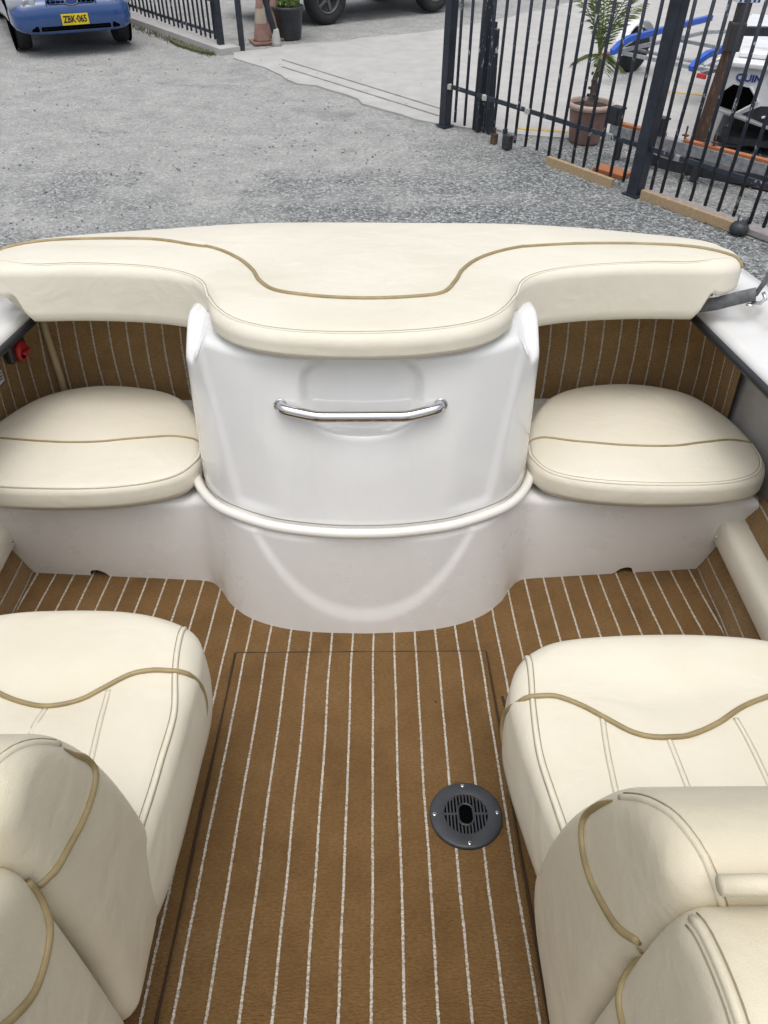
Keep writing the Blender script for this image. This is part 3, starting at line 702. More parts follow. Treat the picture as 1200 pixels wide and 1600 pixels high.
# ---- jump seats
JL = [(-.97,2.445), (-.78,2.425), (-.645,2.345), (-.557,2.19), (-.512,2.04), (-.497,1.915), (-.530,1.835), (-.62,1.783), (-.74,1.757), (-.90,1.75), (-1.05,1.763), (-1.15,1.80), (-1.205,1.885), (-1.222,2.03), (-1.205,2.20), (-1.13,2.365)]
jpipe = {-1: [(-1.215,2.05), (-1.142,2.033), (-.977,1.995), (-.827,1.990), (-.698,2.015), (-.605,2.038), (-.545,2.035), (-.512,2.02)], 1: [(-.51,2.014), (-.562,2.026), (-.654,1.988), (-.784,1.958), (-.938,1.952), (-1.046,1.975), (-1.138,2.000), (-1.215,1.995)]}
for sg in (-1, 1):
    out = [(-sg*x, y) for x, y in JL]
    j, js = puff('jump_seat_cushion', out, .418, .326, .028, ident, TAN, boat, r0=.028, crown=.022, crown_w=.16, bulge=.001, hf=lambda x, y: .003*np.sin(x*11)*np.sin(y*8))
    j['label'] = 'rounded beige seat cushion %s of the white engine box' % ('left' if sg < 0 else 'right')
    piping(line_on(js, [(-sg*x, y) for x, y in jpipe[sg]], .0005), .0042, PIPE, j)
    ss = [(-.512,2.0), (-.508,1.925), (-.540,1.845), (-.62,1.797), (-.74,1.771), (-.90,1.765), (-1.05,1.778), (-1.14,1.815), (-1.19,1.893), (-1.205,2.0)]
    seam(js, [(-sg*x, y) for x, y in ss], j, TAN, w=.0045)
# ---- lounge seats beside the aisle
def lounge(sg, out, pipe2, sidepipe, seams, side_seam, backprof, nearprof, bpipe, bseam, npipe, nseam, xa):
    # sg: outboard direction
    base = MB(); base.box((sg*(xa+.34), .62, .115), (.52, .95, .21), bev=.03); base = base.build('lounge_seat', GEL2, boat, True)
    base['label'] = 'back to back cream lounge seat %s of the aisle' % ('left' if sg < 0 else 'right')
    dipc = .60
    def hf(x, y):
        q = np.abs(x)-dipc
        g = np.exp(-(q/.13)**2); front = 1/(1+np.exp(-(y-1.04)/.02)); pl = np.exp(-((y-(1.0-.03*g))/.055)**2)
        return -.014*g*pl + .010*front - .003*np.exp(-(q/.015)**2)*(y < .9)
    c, cs = puff('seat_cushion', out, .438, .215, .045, ident, CREAMW, base, crown=.010, crown_w=.08, bulge=.005, hf=hf, r0=.03)
    pts = line_on(cs, pipe2, .002); pts += [tuple(p) for p in spline([pts[-1]]+sidepipe, .01)[1:]]
    piping(pts, .0053, PIPE, base)
    seam(cs, side_seam, base, CREAMW, double=True, w=.005)
    for s_ in seams: seam(cs, s_, base, CREAMW, double=True, w=.0045, th=SOFTSEAM)
    mp = lambda a, b, h: (sg*(xa+.0-h), a, b)
    bk, bs = puff('rear_backrest', backprof, 0.0, -.62, .036, mp, CREAM2, base, crown=.008, crown_w=.08, bulge=.0, grid=.02)
    q = line_on(bs, bpipe, .0015)
    piping(q, [.0053*min(1., .15+(len(q)-1-i)/7.) for i in range(len(q))], PIPE, base)
    edge_welt(backprof, bseam[0], bseam[1], mp, .036, -.010, bseam[2], base, CREAM2)
    nb, ns = puff('front_backrest', nearprof, 0.0, -.62, .034, mp, CREAM2, base, crown=.006, crown_w=.08, grid=.02)
    piping(line_on(ns, npipe, .0015), .0053, PIPE, base)
    edge_welt(nearprof, nseam[0], nseam[1], mp, .034, -.012, -.014, base, CREAM2, .005, True)
    return base, bs, ns
lounge(-1, [(-.98,1.16), (-.80,1.232), (-.666,1.246), (-.52,1.240), (-.42,1.212), (-.352,1.165), (-.330,1.08), (-.330,.95), (-.332,.80), (-.338,.70), (-.355,.63), (-.40,.60), (-.90,.60), (-.99,.66)],
       [(-.95,1.05), (-.85,1.035), (-.788,1.019), (-.729,.998), (-.69,.978), (-.645,.962), (-.598,.954), (-.542,.966), (-.502,.993), (-.455,1.024), (-.412,1.034), (-.372,1.034), (-.345,1.038)],
       [(-.331,1.045,.40), (-.327,1.052,.36), (-.326,1.045,.325), (-.330,1.03,.30)],
       [[(-.599,.948), (-.60,.90), (-.598,.70)], [(-.49,.99), (-.482,.921), (-.455,.70)], [(-.71,.985), (-.72,.9), (-.735,.70)]],
       [(-.382,1.175), (-.376,1.09), (-.368,1.028), (-.352,.939), (-.352,.837), (-.353,.76), (-.358,.66)],
       [(.50,.22), (.60,.215), (.69,.235), (.735,.30), (.730,.40), (.700,.54), (.660,.67), (.618,.765), (.575,.83), (.53,.868), (.480,.876), (.445,.845), (.442,.77), (.458,.66), (.488,.50), (.498,.35)],
       [(.20,.25), (.44,.20), (.492,.23), (.488,.35), (.476,.50), (.462,.65), (.452,.745), (.435,.785), (.40,.81), (.34,.845), (.28,.86), (.20,.80), (.15,.60)],
       [(.450,.705), (.475,.705), (.507,.70), (.564,.688), (.605,.688), (.622,.700), (.616,.728), (.595,.765), (.585,.79)],
       ((.603,.80), (.442,.77), -.10),
       [(.446,.735), (.443,.70), (.430,.67), (.407,.655), (.366,.657), (.324,.694), (.28,.75)],
       ((.34,.86), (.15,.60)), .345)
rb, rbs, rns = lounge(1, [(.98,1.08), (.875,1.135), (.75,1.155), (.605,1.158), (.46,1.147), (.385,1.125), (.328,1.075), (.300,.99), (.300,.90), (.312,.80), (.328,.70), (.35,.62), (.38,.58), (.90,.58), (.99,.64)],
       [(.95,1.0), (.88,.99), (.834,.968), (.792,.956), (.731,.931), (.668,.892), (.612,.868), (.551,.861), (.507,.872), (.468,.903), (.428,.937), (.384,.962), (.348,.965), (.325,.965)],
       [(.302,.975,.40), (.295,.99,.36), (.293,.985,.32), (.297,.97,.29)],
       [[(.459,.91), (.448,.826), (.436,.66)], [(.567,.862), (.567,.805), (.567,.66)], [(.708,.905), (.71,.824), (.705,.66)], [(.83,.96), (.84,.85), (.85,.66)]],
       [(.352,1.10), (.344,1.013), (.336,.948), (.330,.845), (.338,.754), (.350,.66)],
       [(.46,.14), (.57,.13), (.68,.15), (.735,.22), (.720,.34), (.672,.50), (.615,.63), (.56,.735), (.505,.812), (.45,.858), (.40,.870), (.366,.850), (.362,.79), (.385,.70), (.415,.56), (.44,.35)],
       [(.12,.25), (.42,.15), (.452,.20), (.440,.35), (.418,.52), (.398,.68), (.378,.79), (.355,.845), (.31,.868), (.24,.87), (.15,.83), (.10,.6)],
       [(.400,.685), (.425,.66), (.453,.64), (.50,.615), (.545,.602), (.575,.61), (.586,.635), (.566,.69), (.54,.74)],
       ((.548,.765), (.362,.815), -.055),
       [(.405,.665), (.402,.635), (.398,.61), (.381,.592), (.355,.588), (.30,.61)],
       ((.36,.845), (.10,.60)), .322)
m = MB(); m.tube([(.352+.35*t, .356, .884) for t in np.linspace(0, 1, 8)], .0095, n=10); m.build('flap_roll', CREAM2, rb, True)

# ---- round floor vent
VX, VY, VR = .2385, .991, .0835
vent = root('tmp', 'x', 'x'); bpy.data.objects.remove(vent)
m = MB(); m.lathe([(VR*.99, .004), (VR, .007), (VR, .012), (VR*.985, .0150), (VR*.93, .0165), (.0505, .0168), (.0500, .0165)], 72, (VX, VY, 0)); 
m.f = m.f[:-2]
vent = m.build('floor_vent', BLACK, boat, True); vent['label'] = 'round black plastic slotted vent set in the carpet'
m = MB(); m.lathe([(.0505, .0075), (.0505, .0078)], 40, (VX, VY, 0)); m.build('vent_hollow', HOLE, vent)
def grille():
    m = MB(); R0 = .0505; n = 13; pitch = 2*R0/n
    for i in range(n+1):
        x = -R0+i*pitch
        if abs(x) >= R0-.0006: continue
        h = math.sqrt(R0*R0-x*x)
        segs = [(-h, h)] if abs(x) > .0165 else [(-h, -.027), (.027, h)]
        for a, b in segs: m.box((VX+x, VY+(a+b)/2, .0135), (.0037, b-a+.001, .0055))
    for a, b in ((-R0, -.0175), (.0175, R0)): m.box((VX+(a+b)/2, VY, .0137), (b-a, .005, .0057))
    # rim round the oblong drain hole
    pts = []
    for k in range(40):
        a = 2*PI*k/40; c, s = math.cos(a), math.sin(a)
        pts.append((VX+.0175*c, VY+.0175*s+(.0095 if s > 0 else -.0095), .0138))
    m.tube(pts, .0028, n=6, closed=True)
    return m.build('grille', BLACK, vent)
grille()
for a in (90, 180, 270, 0):
    c, s = math.cos(math.radians(a+1)), math.sin(math.radians(a+1)); p = (VX+.0725*c, VY+.0725*s, .0165)
    m = MB(); m.lathe([(.0052, 0), (.0050, .0016), (.0036, .0026)], 18, p); sc = m.build('screw', CHROME, vent, True)
    m = MB(); m.box((p[0], p[1], p[2]+.0027), (.005, .0011, .0004), rotz(a*.7)); m.box((p[0], p[1], p[2]+.0027), (.0011, .005, .0004), rotz(a*.7)); m.build('cross_slot', BLK, sc)
# ---- strap at the starboard quarter
m = MB()
def ribbon(m, pts, wd, th, up):
    P = [Vector(p) for p in pts]; u = Vector(up).normalized(); v = []; f = []
    for i, p in enumerate(P):
        T = (P[min(i+1, len(P)-1)]-P[max(i-1, 0)]).normalized(); n = T.cross(u).normalized()
        for a, b in ((-1,-1), (1,-1), (1,1), (-1,1)): v.append(p+u*wd/2*a+n*th/2*b)
    for i in range(len(P)-1):
        for k in range(4): f.append((i*4+k, i*4+(k+1) % 4, i*4+4+(k+1) % 4, i*4+4+k))
    f += [(3,2,1,0), tuple(len(v)-4+k for k in range(4))]; m.add(v, f)
ribbon(m, spline([(1.02,2.30,.745), (1.08,2.235,.775), (1.13,2.21,.80), (1.185,2.19,.822)], .02), .040, .004, (-.1, .35, 1))
st = m.build('strap', WEB, boat, True); st['label'] = 'grey webbing canopy strap hooked at the side deck'
m = MB(); ribbon(m, spline([(1.19,2.205,.812), (1.215,2.20,.88), (1.25,2.195,.98), (1.32,2.18,1.16)], .03), .017, .004, (1, .25, -.3)); m.build('strap_tail', WEB, st, True)
m = MB(); m.tube([(1.18,2.19,.795), (1.195,2.17,.80), (1.205,2.165,.815), (1.20,2.18,.83)], .006, n=8); m.lathe([(.011, 0), (.011, .004), (.006, .007)], 16, (1.165, 2.17, .793)); m.build('strap_hook', CHROME, st, True)

# ---- trailer under the hull (out of sight, carries the boat)
tr = root('boat_trailer', 'galvanised trailer carrying the foreground motorboat', 'trailer', (0, 0, 0))

# ================================================================ YARD
def wheel(parent, c, R, wd, ax, hub=None):
    """ax: unit vector along the axle, pointing outward"""
    q = Vector((0,0,1)).rotation_difference(Vector(ax)).to_matrix()
    m = MB(); m.lathe([(R*.62, -wd/2), (R*.90, -wd/2), (R*.97, -wd*.38), (R, -wd*.25), (R, wd*.25), (R*.97, wd*.38), (R*.90, wd/2), (R*.62, wd/2), (R*.60, wd*.30)], 36, c, q); wh = m.build('wheel', TYRE, parent, True)
    m = MB(); m.lathe([(R*.60, wd*.26), (R*.60, wd*.42), (R*.56, wd*.46), (R*.53, wd*.40), (R*.50, wd*.20), (R*.1, wd*.22), (R*.08, wd*.30)], 30, c, q)
    for k in range(5):
        a = 2*PI*k/5; m.box(Vector(c)+q @ Vector((math.cos(a)*R*.32, math.sin(a)*R*.32, wd*.30)), (R*.44, R*.14, wd*.14), q @ rotz(a), bev=.01)
    m.build('rim', hub or ALLOY, wh, True)
    return wh
def superloft(name, st, mat, parent, n=28, e=.45):
    """st: (y, z0, z1, halfwidth, top halfwidth)"""
    rows = []
    for y, z0, z1, hw, tw in st:
        r = []
        for k in range(n):
            a = 2*PI*k/n; c, s = math.cos(a), math.sin(a); cx = math.copysign(abs(c)**e, c); cz = math.copysign(abs(s)**e, s)
            z = (z0+z1)/2+cz*(z1-z0)/2; f = (cz+1)/2; r.append(((hw+(tw-hw)*f*f)*cx, y, z))
        rows.append(r)
    R = len(rows); v = [p for r in rows for p in r]; f = []
    for i in range(R-1):
        for k in range(n): f.append((i*n+k, i*n+(k+1) % n, (i+1)*n+(k+1) % n, (i+1)*n+k))
    f.append(tuple(range(n-1, -1, -1))); f.append(tuple((R-1)*n+k for k in range(n)))
    return mesh_obj(name, v, f, mat, parent, True)
# ---- blue sedan, nose towards the boat (local -y is forward)
mid = ((-5.6-4.29)/2+.02, (12.55+13.22)/2+.12)
car = root('parked_car', 'blue sedan with yellow number plate parked on the gravel by the gate', 'car', (-5.02, 13.48, 0), math.atan2(.67, 1.31))
superloft('body', [(-.985,.34,.54,.60,.56), (-.965,.285,.61,.70,.67), (-.92,.265,.67,.79,.75), (-.80,.255,.72,.845,.79), (-.6,.26,.76,.865,.79), (-.3,.26,.81,.875,.80), (.3,.24,.88,.885,.81), (1.0,.19,.96,.925,.84), (2.6,.19,.97,.925,.84), (3.3,.2,.98,.91,.8), (3.75,.26,.95,.86,.74), (3.85,.34,.8,.78,.7)], CARBLUE, car)
superloft('cabin', [(.45,.84,.92,.74,.68), (.9,.84,1.22,.75,.62), (1.3,.84,1.42,.76,.58), (2.2,.84,1.45,.76,.58), (2.9,.84,1.30,.75,.58), (3.4,.84,.95,.70,.6)], GLASS, car)
m = MB(); m.box((0, 1.8, 1.445), (1.12, 1.25, .03), bev=.012)
for s_ in (-1, 1):
    m.tube([(s_*.70, .55, .93), (s_*.60, 1.25, 1.43), (s_*.59, 2.3, 1.44), (s_*.66, 3.2, 1.0)], .03, n=8)
    m.box((s_*.725, 1.9, 1.12), (.03, .07, .58), Matrix.Rotation(-s_*.33, 3, 'Y'))
m.build('roof', CARBLUE, car, True)
m = MB(); m.box((0, -.965, .345), (.98, .06, .06), bev=.02)
for s_ in (-1,1): m.box((s_*.60, -.925, .350), (.20, .10, .075), rotz(s_*.30), bev=.025)
m.build('lower_intake', HOLE, car, True)
m = MB(); m.box((0, -.955, .345), (.94, .08, .010)); m.build('intake_bar', BLACK, car)
fr = MB(); fr.box((0, -.905, .640), (.66, .10, .15), bev=.04); fr = fr.build('grille', HOLE, car, True)
m = MB()
for k in range(3): m.box((0, -.957, .598+.036*k), (.62, .012, .010))
for k in range(9): m.box((-.28+.07*k, -.957, .636), (.010, .011, .13))
pts = [( .34*math.copysign(abs(math.cos(a))**.5, math.cos(a)), -.955, .638+.082*math.copysign(abs(math.sin(a))**.6, math.sin(a))) for a in np.linspace(0, 2*PI, 36, endpoint=False)]
m.tube(pts, .012, n=8, closed=True); m.build('grille_bars', CARBLUE, fr, True)
m = MB(); v = [( .095*math.cos(a), -.965, .655+.042*math.sin(a)) for a in np.linspace(0, 2*PI, 28, endpoint=False)]; v2 = [(x, y-.012, z) for x, y, z in v]
m.add(v+v2, [tuple(range(28, 56))]+[(i, (i+1) % 28, (i+1) % 28+28, i+28) for i in range(28)]); em = m.build('emblem', ALLOY, fr)
m = MB(); v = [( .082*math.cos(a), -.9785, .655+.032*math.sin(a)) for a in np.linspace(0, 2*PI, 28, endpoint=False)]; m.add(v, [tuple(range(28))]); m.build('emblem_face', simple('emblem_blue', (.03,.06,.25), .3), em)
for s_ in (-1, 1):
    m = MB(); m.box((s_*.66, -.845, .655), (.40, .11, .16), rotz(s_*.30), bev=.045); hl = m.build('headlight', LAMPM, car, True)
    m = MB(); m.lathe([(.055, 0), (.055, .01), (.02, .004)], 20, (s_*.60, -.925, .655), Matrix.Rotation(PI/2, 3, 'X')); m.build('lamp_bowl', ALLOY, hl, True)
pl = MB(); pl.box((0, -.998, .445), (.375, .012, .135), bev=.004); pl = pl.build('number_plate', YEL, car); 
PM = Matrix.Translation((0, -1.0055, .445)) @ Matrix.Rotation(PI/2, 4, 'X')
text_mesh('plate_text', 'ZBK·065', .115, BLK, pl, PM, .001, .0035, .78)
for x, y in ((-.70, -.22), (.70, -.22), (-.735, 2.75), (.735, 2.75)):
    s_ = 1 if x > 0 else -1; wheel(car, (x+s_*.02, y-.02, .315), .318, .215, (s_, 0, 0))
    m = MB(); m.lathe([(.345, 0), (.345, .02)], 30, (s_*(.868 if y > 0 else .835), y, .34), Matrix.Rotation(s_*PI/2, 3, 'Y')); m.build('wheel_arch', HOLE, car, True)
# ---- dark off-roader at the far side: only sills and tyres show
hx = math.atan2(16.7-15.26, .77+1.14)
suv = root('off_road_vehicle', 'dark four wheel drive with chunky tyres parked behind the potted plant', 'vehicle', (-.19, 15.98+.02, 0), hx)
# local x along the length, y = far side
def boxv(name, c, s, mat, bev=.05): m = MB(); m.box(c, s, bev=bev); return m.build(name, mat, suv, True)
boxv('chassis', (0.1, .85, .47), (4.1, 1.3, .14), HOLE, .03)
boxv('body', (.1, .85, .88), (4.5, 1.74, .62), DKPAINT, .14)
boxv('cabin', (.55, .85, 1.42), (2.7, 1.52, .56), GLASS, .16)
boxv('roof', (.55, .85, 1.72), (2.3, 1.4, .07), DKPAINT, .03)
boxv('side_step', (.02, -.05, .40), (1.5, .16, .06), BLACK, .02)
boxv('front_bumper', (-2.15, .85, .56), (.30, 1.7, .26), BLACK, .08); boxv('rear_bumper', (2.35, .85, .56), (.22, 1.6, .2), BLACK, .06)
for x in (-1.19, 1.2):
    wheel(suv, (x, .02, .385), .39, .26, (0, -1, 0), simple('dark_alloy', (.10,.105,.11), .4)); wheel(suv, (x, 1.68, .385), .39, .26, (0, 1, 0), ALLOY)
for s_ in (.25, 1.45):
    m = MB(); m.box((-2.26, s_, .93), (.08, .34, .17), bev=.05); m.build('headlight', LAMPM, suv, True)

# ---- left sliding gate (dense dark palings)
def fence_line(name, a, b, zb, zt_, n, label, cat, rails, post0=True, post1=True, lean=.01, r=.0155, mat=FENCE, pw=.05, zfun=None, group=None, postn=None):
    a = Vector(a+(0,)); b = Vector(b+(0,)); L = (b-a).length; rt = root(name, label, cat, a, math.atan2((b-a).y, (b-a).x), group)
    for k in range(n):
        x = L*(k+1)/(n+1); dx = rng.uniform(-lean, lean)
        m = MB(); m.tube([(x-dx, 0, zb+rng.uniform(-.015, .012)), (x+dx, 0, zt_)], r, n=8); m.tube([(x+dx, 0, zt_-.001), (x+dx, 0, zt_+.08)], [r*1.2, .002], n=8)
        m.build('paling', mat, rt, True)
    for z in rails:
        m = MB(); m.box((L/2, .0, z), (L, .022, .042), bev=.004); m.build('rail', mat, rt)
    ps = []
    if post0: ps.append(0)
    if post1: ps.append(L)
    for x in ps + (postn or []):
        m = MB(); m.box((x, 0, zt_/2+.06), (pw*2, pw*2, zt_+.12), bev=.008); m.box((x, 0, zt_+.13), (pw*2.1, pw*2.1, .015)); m.box((x, 0, .006), (pw*3, pw*3, .012)); m.build('post', NAVY, rt)
    return rt, L
gate, gL = fence_line('sliding_gate', (-2.60, 13.08), (-6.35, 17.6), .12, 1.9, 38, 'dark metal sliding gate standing open behind the blue car', 'gate', (.20, .62, 1.75), r=.017, pw=.045)
m = MB(); m.box((0, .0, 1.0), (.08, .08, 2.0), bev=.008); gp = tag(m.build('gate_post', NAVY, None), 'dark square post just right of the open sliding gate', 'post'); gp.location = (-2.27, 13.03, 0)
# ---- right fence: swing leaf and fixed panel
F0 = (.63, 9.24); F1 = (2.30, 7.11); FD = Vector((F1[0]-F0[0], F1[1]-F0[1], 0)).normalized()
leaf, LL = fence_line('fence_panel', F0, F1, .075, 2.0, 16, 'navy paling fence panel between the end post and the thick middle post', 'fence', (.41, 1.8), post0=True, post1=False, lean=.012)
F2 = (F1[0]+FD.x*3.2, F1[1]+FD.y*3.2)
pan, PL = fence_line('fence_panel', F1, F2, .10, 2.0, 21, 'navy paling fence panel right of the thick middle post', 'fence', (.41, 1.8), post0=True, post1=True, lean=.02, pw=.058)
for o_ in (leaf, pan): o_['group'] = 'navy paling fence panels along the yard'
for x in (.05, .62, 1.25, 2.30):
    m = MB(); m.box((x, -.012, .41), (.06, .03, .055), bev=.006); m.tube([(x, -.03, .385), (x, -.03, .435)], .010, n=8); m.build('rail_lug', LTREY if x < 1.3 else GALV, leaf)
for x in (.35, 1.6, 2.35):
    m = MB(); m.box((x, -.012, .41), (.05, .03, .05), bev=.006); m.build('rail_lug', GALV, pan)
def obj1(name, m, mat, label, cat, loc=(0,0,0), rz=0., smooth=False, group=None):
    o = m.build(name, mat, None, smooth); o.location = loc; o.rotation_euler = (0, 0, rz); return tag(o, label, cat, group)
m = MB(); m.tube([(0,0,0), (.02,0,2.0)], .055, n=4); obj1('old_post', m, SPOTTED, 'thick dark post with paint spatter behind the fence end', 'post', (1.0, 9.06, 0), .5)
m = MB(); m.tube([(0,0,0), (-.06,-.02,1.0)], .042, n=4); m.tube([(-.06,-.02,1.0), (-.06,-.02,1.06)], .015, n=8); obj1('gate_stay', m, SPOTTED, 'shorter leaning post with white paint chips beside the spattered post', 'post', (1.115, 8.98, 0), .5)
m = MB(); m.box((0,0,.07), (.10,.07,.14), bev=.01); m.box((-.05,0,.16), (.03,.05,.05), bev=.006); m.tube([(.03,-.04,.03), (.03,-.06,.03)], .018, n=10); obj1('gate_latch', m, BLACK, 'small black drop bolt bracket on the ground under the fence palings', 'latch', (1.25, 8.42, 0), -.9)
m = MB(); m.box((0,0,.05), (.06,.06,.10), bev=.008); m.tube([(0,0,.1), (0,0,.16)], .014, n=8); obj1('post_foot', m, RUST, 'rusty brown steel foot on the ground left of the drop bolt', 'post foot', (1.13, 8.60, 0), -.9)
# timber sleepers below the fence
fa = math.atan2(FD.y, FD.x)
m = MB(); m.box((.40,0,.035), (.84,.045,.085), bev=.006); obj1('timber_sleeper', m, WOOD, 'pale timber board along the ground left of the thick fence post', 'board', (1.62, 7.93, 0), fa)
m = MB(); m.box((.50,0,.035), (.98,.045,.085), bev=.006); obj1('timber_sleeper', m, WOOD, 'pale timber board along the ground right of the thick fence post', 'board', (2.33, 7.03, 0), fa)
m = MB(); m.box((.9,0,.02), (2.0,.16,.05), bev=.006); obj1('grey_plank', m, GWOOD, 'long grey plank lying just behind the palings on the right', 'plank', (2.42, 7.12, 0), fa)
m = MB(); m.box((0,0,.02), (.34,.18,.04), bev=.006); obj1('orange_plank', m, OWOOD, 'short orange brown plank on the ground below the terracotta pot', 'plank', (2.21, 7.68, 0), fa+.1)
m = MB(); m.lathe([(.055,0),(.075,.02),(.078,.05),(.06,.085),(.02,.10)], 20, (0,0,0)); m.tube([(.03,0,.05),(.06,.02,.13)], .008, n=6); m.tube([(-.03,0,.05),(-.02,.03,.14)], .008, n=6); m.box((.05,.03,.06), (.06,.05,.08), bev=.01)
obj1('gate_roller', m, BLACK, 'black gate roller with bolts at the end of the timber board', 'gate roller', (2.96, 6.22, 0), 0, True)
# dark curved steel band
m = MB(); pts = spline([(2.60,8.15,.06), (2.72,7.80,.07), (3.0,7.55,.08), (3.35,7.38,.08), (3.9,7.25,.08)], .05); ribbon(m, [tuple(p) for p in pts], .10, .02, (0,0,1)); obj1('steel_band', m, BLACK, 'dark curved steel band on edge behind the fence', 'steel band', smooth=False)
m = MB(); m.box((0,0,.015), (1.5,.9,.03), bev=.008); obj1('brown_mat', m, simple('dirty_mat', (.09,.08,.07), .9, var=.3), 'dark brown mat lying inside the curved steel band', 'mat', (3.5, 7.9, 0), fa+.25)
# galvanised beam with timber, on blocks
bm_ = root('steel_beam', 'galvanised steel beam with timber on top behind the fence', 'beam', (2.27, 8.22, 0), math.atan2(6.97-8.12, 3.42-2.30))
m = MB(); m.box((1.2,0,.265), (2.4,.09,.10), bev=.004); m.build('beam', GALV, bm_)
m = MB(); m.box((.32,0,.330), (.55,.07,.03), bev=.004); m.box((1.55,0,.328), (1.5,.06,.026), bev=.004); m.build('timber_strip', OWOOD, bm_)
for x in (.12, 1.0, 1.9):
    m = MB(); m.box((x,0,.105), (.06,.06,.21), bev=.006); m.build('support_leg', BLACK, bm_)
for x in (.03, .52):
    m = MB(); m.box((x,-.01,.40), (.12,.10,.16), bev=.008); m.box((x,-.065,.40), (.07,.012,.12)); m.tube([(x+.05,0,.47), (x+.09,0,.475)], .01, n=8); m.build('bracket', BLACK, bm_)
for x in (.80, 1.02, 1.10):
    m = MB(); m.tube([(x,0,.33), (x,0,.45)], .009, n=8); m.box((x,0,.37), (.05,.04,.012)); m.build('bolt', RUST, bm_)
# rusty mast with chequered band
mast = root('rusty_mast', 'rusty brown post with a chequered blue and white band on its cap', 'post', (2.98, 7.72, 0), 0)
m = MB(); m.tube([(0,0,0), (.10,.05,1.25)], .058, n=4, up=(1,.3,0)); m.build('shaft', RUST, mast)
m = MB(); m.box((.085,.03,1.16), (.13,.12,.22), bev=.012); m.box((.105,.05,1.34), (.10,.10,.16), bev=.01); m.build('cap_clamp', simple('dark_steel', (.05,.045,.045), .6), mast)
m = MB(); m.box((.11,.05,1.475), (.20,.11,.12), bev=.004); cb = m.build('band', WHITE, mast)
m = MB()
for i in range(10):
    for j in range(5):
        if (i+j) % 2: m.box((.11-.09+.02*i, -.0065, 1.43+.022*j), (.02, .001, .022))
m.build('chequer', BLUEINK, cb)
m = MB(); m.box((.55,.05,1.20), (.9,.05,.07), bev=.006); m.build('arm', BLACK, mast)

# ---- potted palm
palm = root('potted_palm', 'young palm in a large faded terracotta pot behind the fence', 'potted plant', (2.13, 8.72, 0))
m = MB(); m.lathe([(.155,0), (.165,.02), (.205,.30), (.21,.335), (.205,.345)], 36); pot = m.build('pot', TERRA, palm, True)
m = MB(); pr = [(.208,.335), (.235,.34), (.242,.365), (.238,.39), (.222,.395), (.208,.385), (.20,.34)]; m.lathe(pr, 36); m.f = m.f[:-2]; m.build('rim', TERRAR, pot, True)
m = MB(); m.lathe([(.204,.335), (.20,.352), (.05,.37)], 28); m.build('soil', SOIL, pot, True)
m = MB(); m.tube(spline([(0,0,.35), (.012,0,.45), (.0,.0,.60), (.02,.0,.72), (.01,0,.80)], .03), [.062,.058,.05,.043,.038,.036,.034,.032,.030,.028,.026,.025,.024,.022,.02,.02,.018][:len(spline([(0,0,.35), (.012,0,.45), (.0,.0,.60), (.02,.0,.72), (.01,0,.80)], .03))], n=12)
for k in range(14): 
    a = k*2.4; z = .42+.026*k; rr = .056-.0016*k; m.box((rr*math.cos(a)+.006, rr*math.sin(a), z), (.022,.035,.028), rotz(a), bev=.006)
m.build('trunk', BARK, palm, True)
for k in range(13):
    a = k*2.39996; up_ = .80+.35*rng.rand() if k > 3 else .35; L = .62+.3*rng.rand() if k > 3 else .45; z0 = .76+.05*rng.rand()
    P = [];
    for t in np.linspace(0, 1, 14):
        rr = L*t*(.20+.42*t); P.append((rr*math.cos(a), rr*math.sin(a), z0+L*(t*up_*1.25-.62*t*t*(1.35-up_))))
    m = MB(); m.tube(P, [.008*(1-.7*i/13) for i in range(14)], n=5)
    for i in range(3, 14):
        T = (Vector(P[i])-Vector(P[i-1])).normalized(); sd_ = T.cross(Vector((0,0,1))).normalized()
        for s_ in (-1, 1):
            for q in (0, .5):
                p = Vector(P[i-1]).lerp(Vector(P[i]), q); ll = .15*math.sin(PI*min(1, (i+q)/15.))+.04
                tip = p+(T*.55+sd_*s_*.8+Vector((0,0,-.25+.1*rng.randn())))*ll; w_ = T*.0032
                m.add([p-w_, p+w_, p.lerp(tip, .5)+w_*1.1+Vector((0,0,.012)), tip], [(0,1,2,3)])
    m.build('frond', LEAF, palm)
# black nursery pot
bp_ = root('potted_shrub', 'black plastic pot with a small green shrub by the far vehicle', 'potted plant', (-1.66, 14.0, 0))
m = MB(); m.lathe([(.19,0), (.20,.02), (.245,.40), (.265,.41), (.265,.45), (.245,.45), (.235,.40)], 30); m.build('pot', BLACK, bp_, True)
m = MB(); m.lathe([(.235,.40), (.1,.42)], 20); m.build('soil', SOIL, bp_, True)
m = MB(); m.tube([(0,0,.4), (.01,0,.8), (.03,0,1.3)], [.035,.03,.02], n=8)
m.build('stem', simple('pale_bark', (.25,.24,.21), .9), bp_, True)
def leaves(n, c, R, mat, parent, name='foliage', s=.03):
    V = []; F = []
    for k in range(n):
        d = rng.randn(3); d /= np.linalg.norm(d); p = np.array(c)+d*np.array(R)*rng.rand()**.5
        a = rng.randn(3); a /= np.linalg.norm(a); b = np.cross(a, rng.randn(3)); b /= np.linalg.norm(b)+1e-9; ss = s*(.6+.8*rng.rand()); i = len(V)
        V += [p-a*ss, p+b*ss*.45, p+a*ss, p-b*ss*.45]; F.append((i, i+1, i+2, i+3))
    return mesh_obj(name, V, F, mat, parent, False)
leaves(700, (0,0,.50), (.22,.22,.07), simple('weed_leaf', (.12,.19,.04), .6, var=.3, vscale=10), bp_); leaves(1500, (0,0,1.7), (.5,.5,.5), LEAF, bp_, 'crown', .05)
